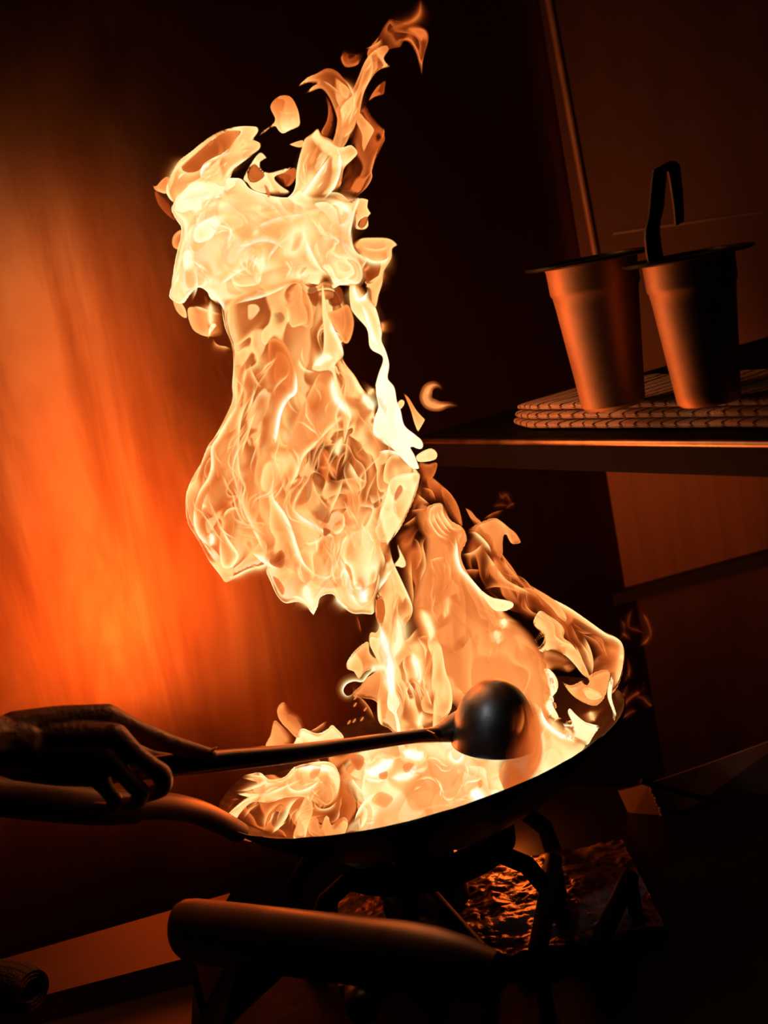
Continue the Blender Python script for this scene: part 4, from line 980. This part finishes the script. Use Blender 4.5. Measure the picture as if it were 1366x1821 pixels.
# burner stand with pan-support prongs
RSC = WC + WNRM * (RS - DP); RG = .085; ZG = RSC.z - math.sqrt((RS + .003) ** 2 - RG * RG) - .004
st = empty('burner_stand', (RSC.x, RSC.y, ZR)); tag(st, 'black cast iron burner ring on legs under the wok', 'burner')
bm = bmesh.new(); lathe(bm, [(RG - .006, ZG - .004), (RG + .006, ZG - .004), (RG + .009, ZG - .012), (RG + .008, ZG - .03), (RG - .004, ZG - .03), (RG - .008, ZG - .012)], 64, Matrix.Translation(Vector((RSC.x, RSC.y, 0))), closed=True)
obj('ring', bm, IRON, st)
for k, a_ in enumerate((-100, -38, 28, 95, 160, 215)):
    a_ = math.radians(a_); dv = Vector((math.cos(a_), math.sin(a_), 0)); b0 = Vector((RSC.x, RSC.y, 0))
    bm = bmesh.new()
    tube(bm, [b0 + dv * RG + Vector((0, 0, ZG - .02)), b0 + dv * (RG + .035) + Vector((0, 0, ZG - .03)), b0 + dv * (RG + .06) + Vector((0, 0, ZR + .03)), b0 + dv * (RG + .065) + Vector((0, 0, ZR + .001))], .009, 12)
    obj('leg', bm, IRON, st)
bm = bmesh.new(); lathe(bm, [(.0005, ZR + .055), (.03, ZR + .055), (.036, ZR + .048), (.038, ZR + .001), (.0005, ZR + .001)], 40, Matrix.Translation(Vector((RSC.x, RSC.y, 0))))
obj('burner_head', bm, DARKSTEEL, st)
# crumpled foil in the drip tray
bm = bmesh.new()
NX, NY = 110, 80; fc = at_z(880, 1610, ZR + .01)
grid = []
for j in range(NY + 1):
    row = []
    for i in range(NX + 1):
        x = (i / NX - .5) * .30; y = (j / NY - .5) * .19
        p = Vector((fc.x + x - .005, fc.y + y, 0))
        n_ = noise.noise(Vector((x * 45, y * 45, 3))); n3 = abs(noise.noise(Vector((x * 90, y * 90, 8)))); n4 = noise.noise(Vector((x * 200, y * 200, 5)))
        row.append(bm.verts.new(Vector((p.x, p.y, ZR + .007 + .0035 * n_ + .004 * n3 + .0008 * n4))))
    grid.append(row)
for j in range(NY):
    for i in range(NX): bm.faces.new((grid[j][i], grid[j][i + 1], grid[j + 1][i + 1], grid[j + 1][i]))
ret = bmesh.ops.extrude_face_region(bm, geom=bm.faces[:])
for v in ret['geom']:
    if isinstance(v, bmesh.types.BMVert): v.co.z = ZR + .001
tag(obj('drip_foil', bm, FOIL), 'crumpled greasy foil lining the range top under the wok', 'foil')
# black grate bars across it
gr = empty('grate', (fc.x, fc.y, ZR)); tag(gr, 'black iron grate bars crossing over the foil', 'grate')
ZB = ZR + .045
for a_, b_ in (((735, 1560), (860, 1700)), ((985, 1530), (955, 1700)), ((1120, 1560), (1060, 1690)), ((690, 1590), (770, 1710))):
    bm = bmesh.new(); p, q = at_z(*a_, ZB), at_z(*b_, ZB)
    tube(bm, [p, (p + q) / 2, q], .0085, 10)
    for e in (p, q):
        tube(bm, [e, Vector((e.x, e.y, ZR + .001))], .007, 10)
    obj('bar', bm, IRON, gr, smooth=True)

# welded steel splash guard right of the wok
sg = empty('splash_guard', at(1190, 1470, 1.42)); tag(sg, 'welded steel splash guard corner to the right of the wok', 'guard')
GY = 1.42
bm = bmesh.new(); prism(bm, [at(1100, 1408, GY + .03), at(1154, 1394, GY), at(1187, 1467, GY), at(1150, 1479, GY + .01), at(1122, 1456, GY + .025)], Vector((0, .003, 0)))
obj('side_plate', bm, GUARD, sg, smooth=False)
bm = bmesh.new(); prism(bm, [at(1154, 1394, GY), at(1250, 1362, GY + .02), at(1420, 1300, GY + .05), at(1420, 1560, GY + .05), at(1187, 1467, GY)], Vector((0, .003, 0)))
obj('back_plate', bm, GUARD, sg, smooth=False)
bm = bmesh.new()
for k in range(13):
    t = k / 12; bmesh.ops.create_icosphere(bm, subdivisions=2, radius=.0024, matrix=Matrix.Translation(at(1155 + 31 * t + 1.5 * math.sin(k * 2), 1396 + 70 * t, GY - .001)))
obj('weld_bead', bm, GUARD, sg)
bm = bmesh.new(); tube(bm, [at(1140, 1389, GY - .015), at(1420, 1468, GY + .03)], .0032, 12)
obj('rod', bm, IRON, sg)

# steel counter on the left, towel lying on it
ct = empty('steel_counter', at_z(190, 1690, .0)); ct.location.z = 0
tag(ct, 'low stepped steel counter at the lower left', 'counter')
bm = bmesh.new(); T1 = [at_z(-60, 1724, .80), at_z(410, 1588, .80), at_z(345, 1700, .80), at_z(-60, 1806, .80)]
prism(bm, T1, Vector((0, 0, -.05))); obj('upper_step', bm, COUNTER, ct, smooth=False, bevel=.0015)
bm = bmesh.new(); T2 = [at_z(-60, 1806, .775), at_z(345, 1700, .775), at_z(335, 1960, .775), at_z(-60, 1990, .775)]
prism(bm, T2, Vector((0, 0, -.05))); obj('lower_step', bm, COUNTER, ct, smooth=False, bevel=.0015)
bm = bmesh.new(); p_ = [Vector((q.x, q.y, .745)) for q in (T1[0], T1[1], T2[2], T2[3])]; prism(bm, p_, Vector((0, 0, -.745))); obj('cabinet', bm, IRON, ct, smooth=False)
# rolled cloth
bm = bmesh.new(); uvl = bm.loops.layers.uv.new('UVMap')
e1 = at_z(56, 1752, .83); dirr = (at_z(-200, 1700, .83) - e1); dirr.z = 0; dirr.normalize()
sidev = Vector((-dirr.y, dirr.x, 0)); R0 = .026; NS = 26; NR = 96
rows = []
for i in range(NS + 1):
    t = i / NS; row = []
    for k in range(NR):
        a_ = 3 * 2 * math.pi * k / NR; r_ = R0 * (.45 + .55 * k / NR) * (1 + .05 * noise.noise(Vector((t * 6, a_, 1))))
        if t < .08: r_ *= .82 + .18 * (t / .08) ** .5
        row.append(bm.verts.new(e1 + dirr * (t * .24) + sidev * (r_ * math.cos(a_)) + Vector((0, 0, r_ * math.sin(a_) * .85 - .004))))
    rows.append(row)
for i in range(NS):
    for k in range(NR - 1):
        f = bm.faces.new((rows[i][k], rows[i][k + 1], rows[i + 1][k + 1], rows[i + 1][k]))
        for lp, (u_, v_) in zip(f.loops, ((i, k), (i, k + 1), (i + 1, k + 1), (i + 1, k))): lp[uvl].uv = (v_ / NR * 2, u_ / NS)
bmesh.ops.solidify(bm, geom=bm.faces[:], thickness=.0025)
tag(obj('rolled_towel', bm, TOWEL2), 'rolled dark towel lying on the steel counter at the lower left', 'towel')

# ------------------------------------------------------------------ light
def lamp(name, px, py, y, power, rad, col=(1, .155, .016)):
    l = bpy.data.lights.new(name, 'POINT'); l.energy = power; l.shadow_soft_size = rad; l.color = col
    o = bpy.data.objects.new(name, l); COL.objects.link(o); o.location = at(px, py, y); return o
for i, (px, py, pw, rd) in enumerate(LAMPS): lamp('fire_light', px, py, FY, pw, rd)
kl = bpy.data.lights.new('ladle_spot', 'SPOT'); kl.energy = 3.4; kl.shadow_soft_size = .05; kl.color = (.80, .90, 1.0); kl.spot_size = math.radians(13); kl.spot_blend = .8
ko = bpy.data.objects.new('ladle_spot', kl); COL.objects.link(ko); ko.location = (-.42, .42, 1.72)  # cool light from the camera side, narrowed to an added spot on the ladle
ko.rotation_euler = (at(850, 1290, LY) - ko.location).to_track_quat('-Z', 'Y').to_euler()
lamp('foil_fill', 900, 1435, 1.44, .22, .02)  # added fill behind the wok that brightens the foil
W_ = bpy.data.worlds.new('world'); SC.world = W_; W_.use_nodes = True
W_.node_tree.nodes['Background'].inputs[0].default_value = (.012, .004, .0015, 1)
W_.node_tree.nodes['Background'].inputs[1].default_value = .12

SC.view_settings.view_transform = 'Standard'; SC.view_settings.look = 'None'
SC.view_settings.exposure = 0; SC.view_settings.gamma = 1; SC.view_settings.use_curve_mapping = False
cy = SC.cycles
cy.transparent_max_bounces = 96; cy.max_bounces = 6; cy.diffuse_bounces = 2; cy.glossy_bounces = 4
cy.use_denoising = True; cy.sample_clamp_indirect = 4; cy.caustics_reflective = False; cy.caustics_refractive = False
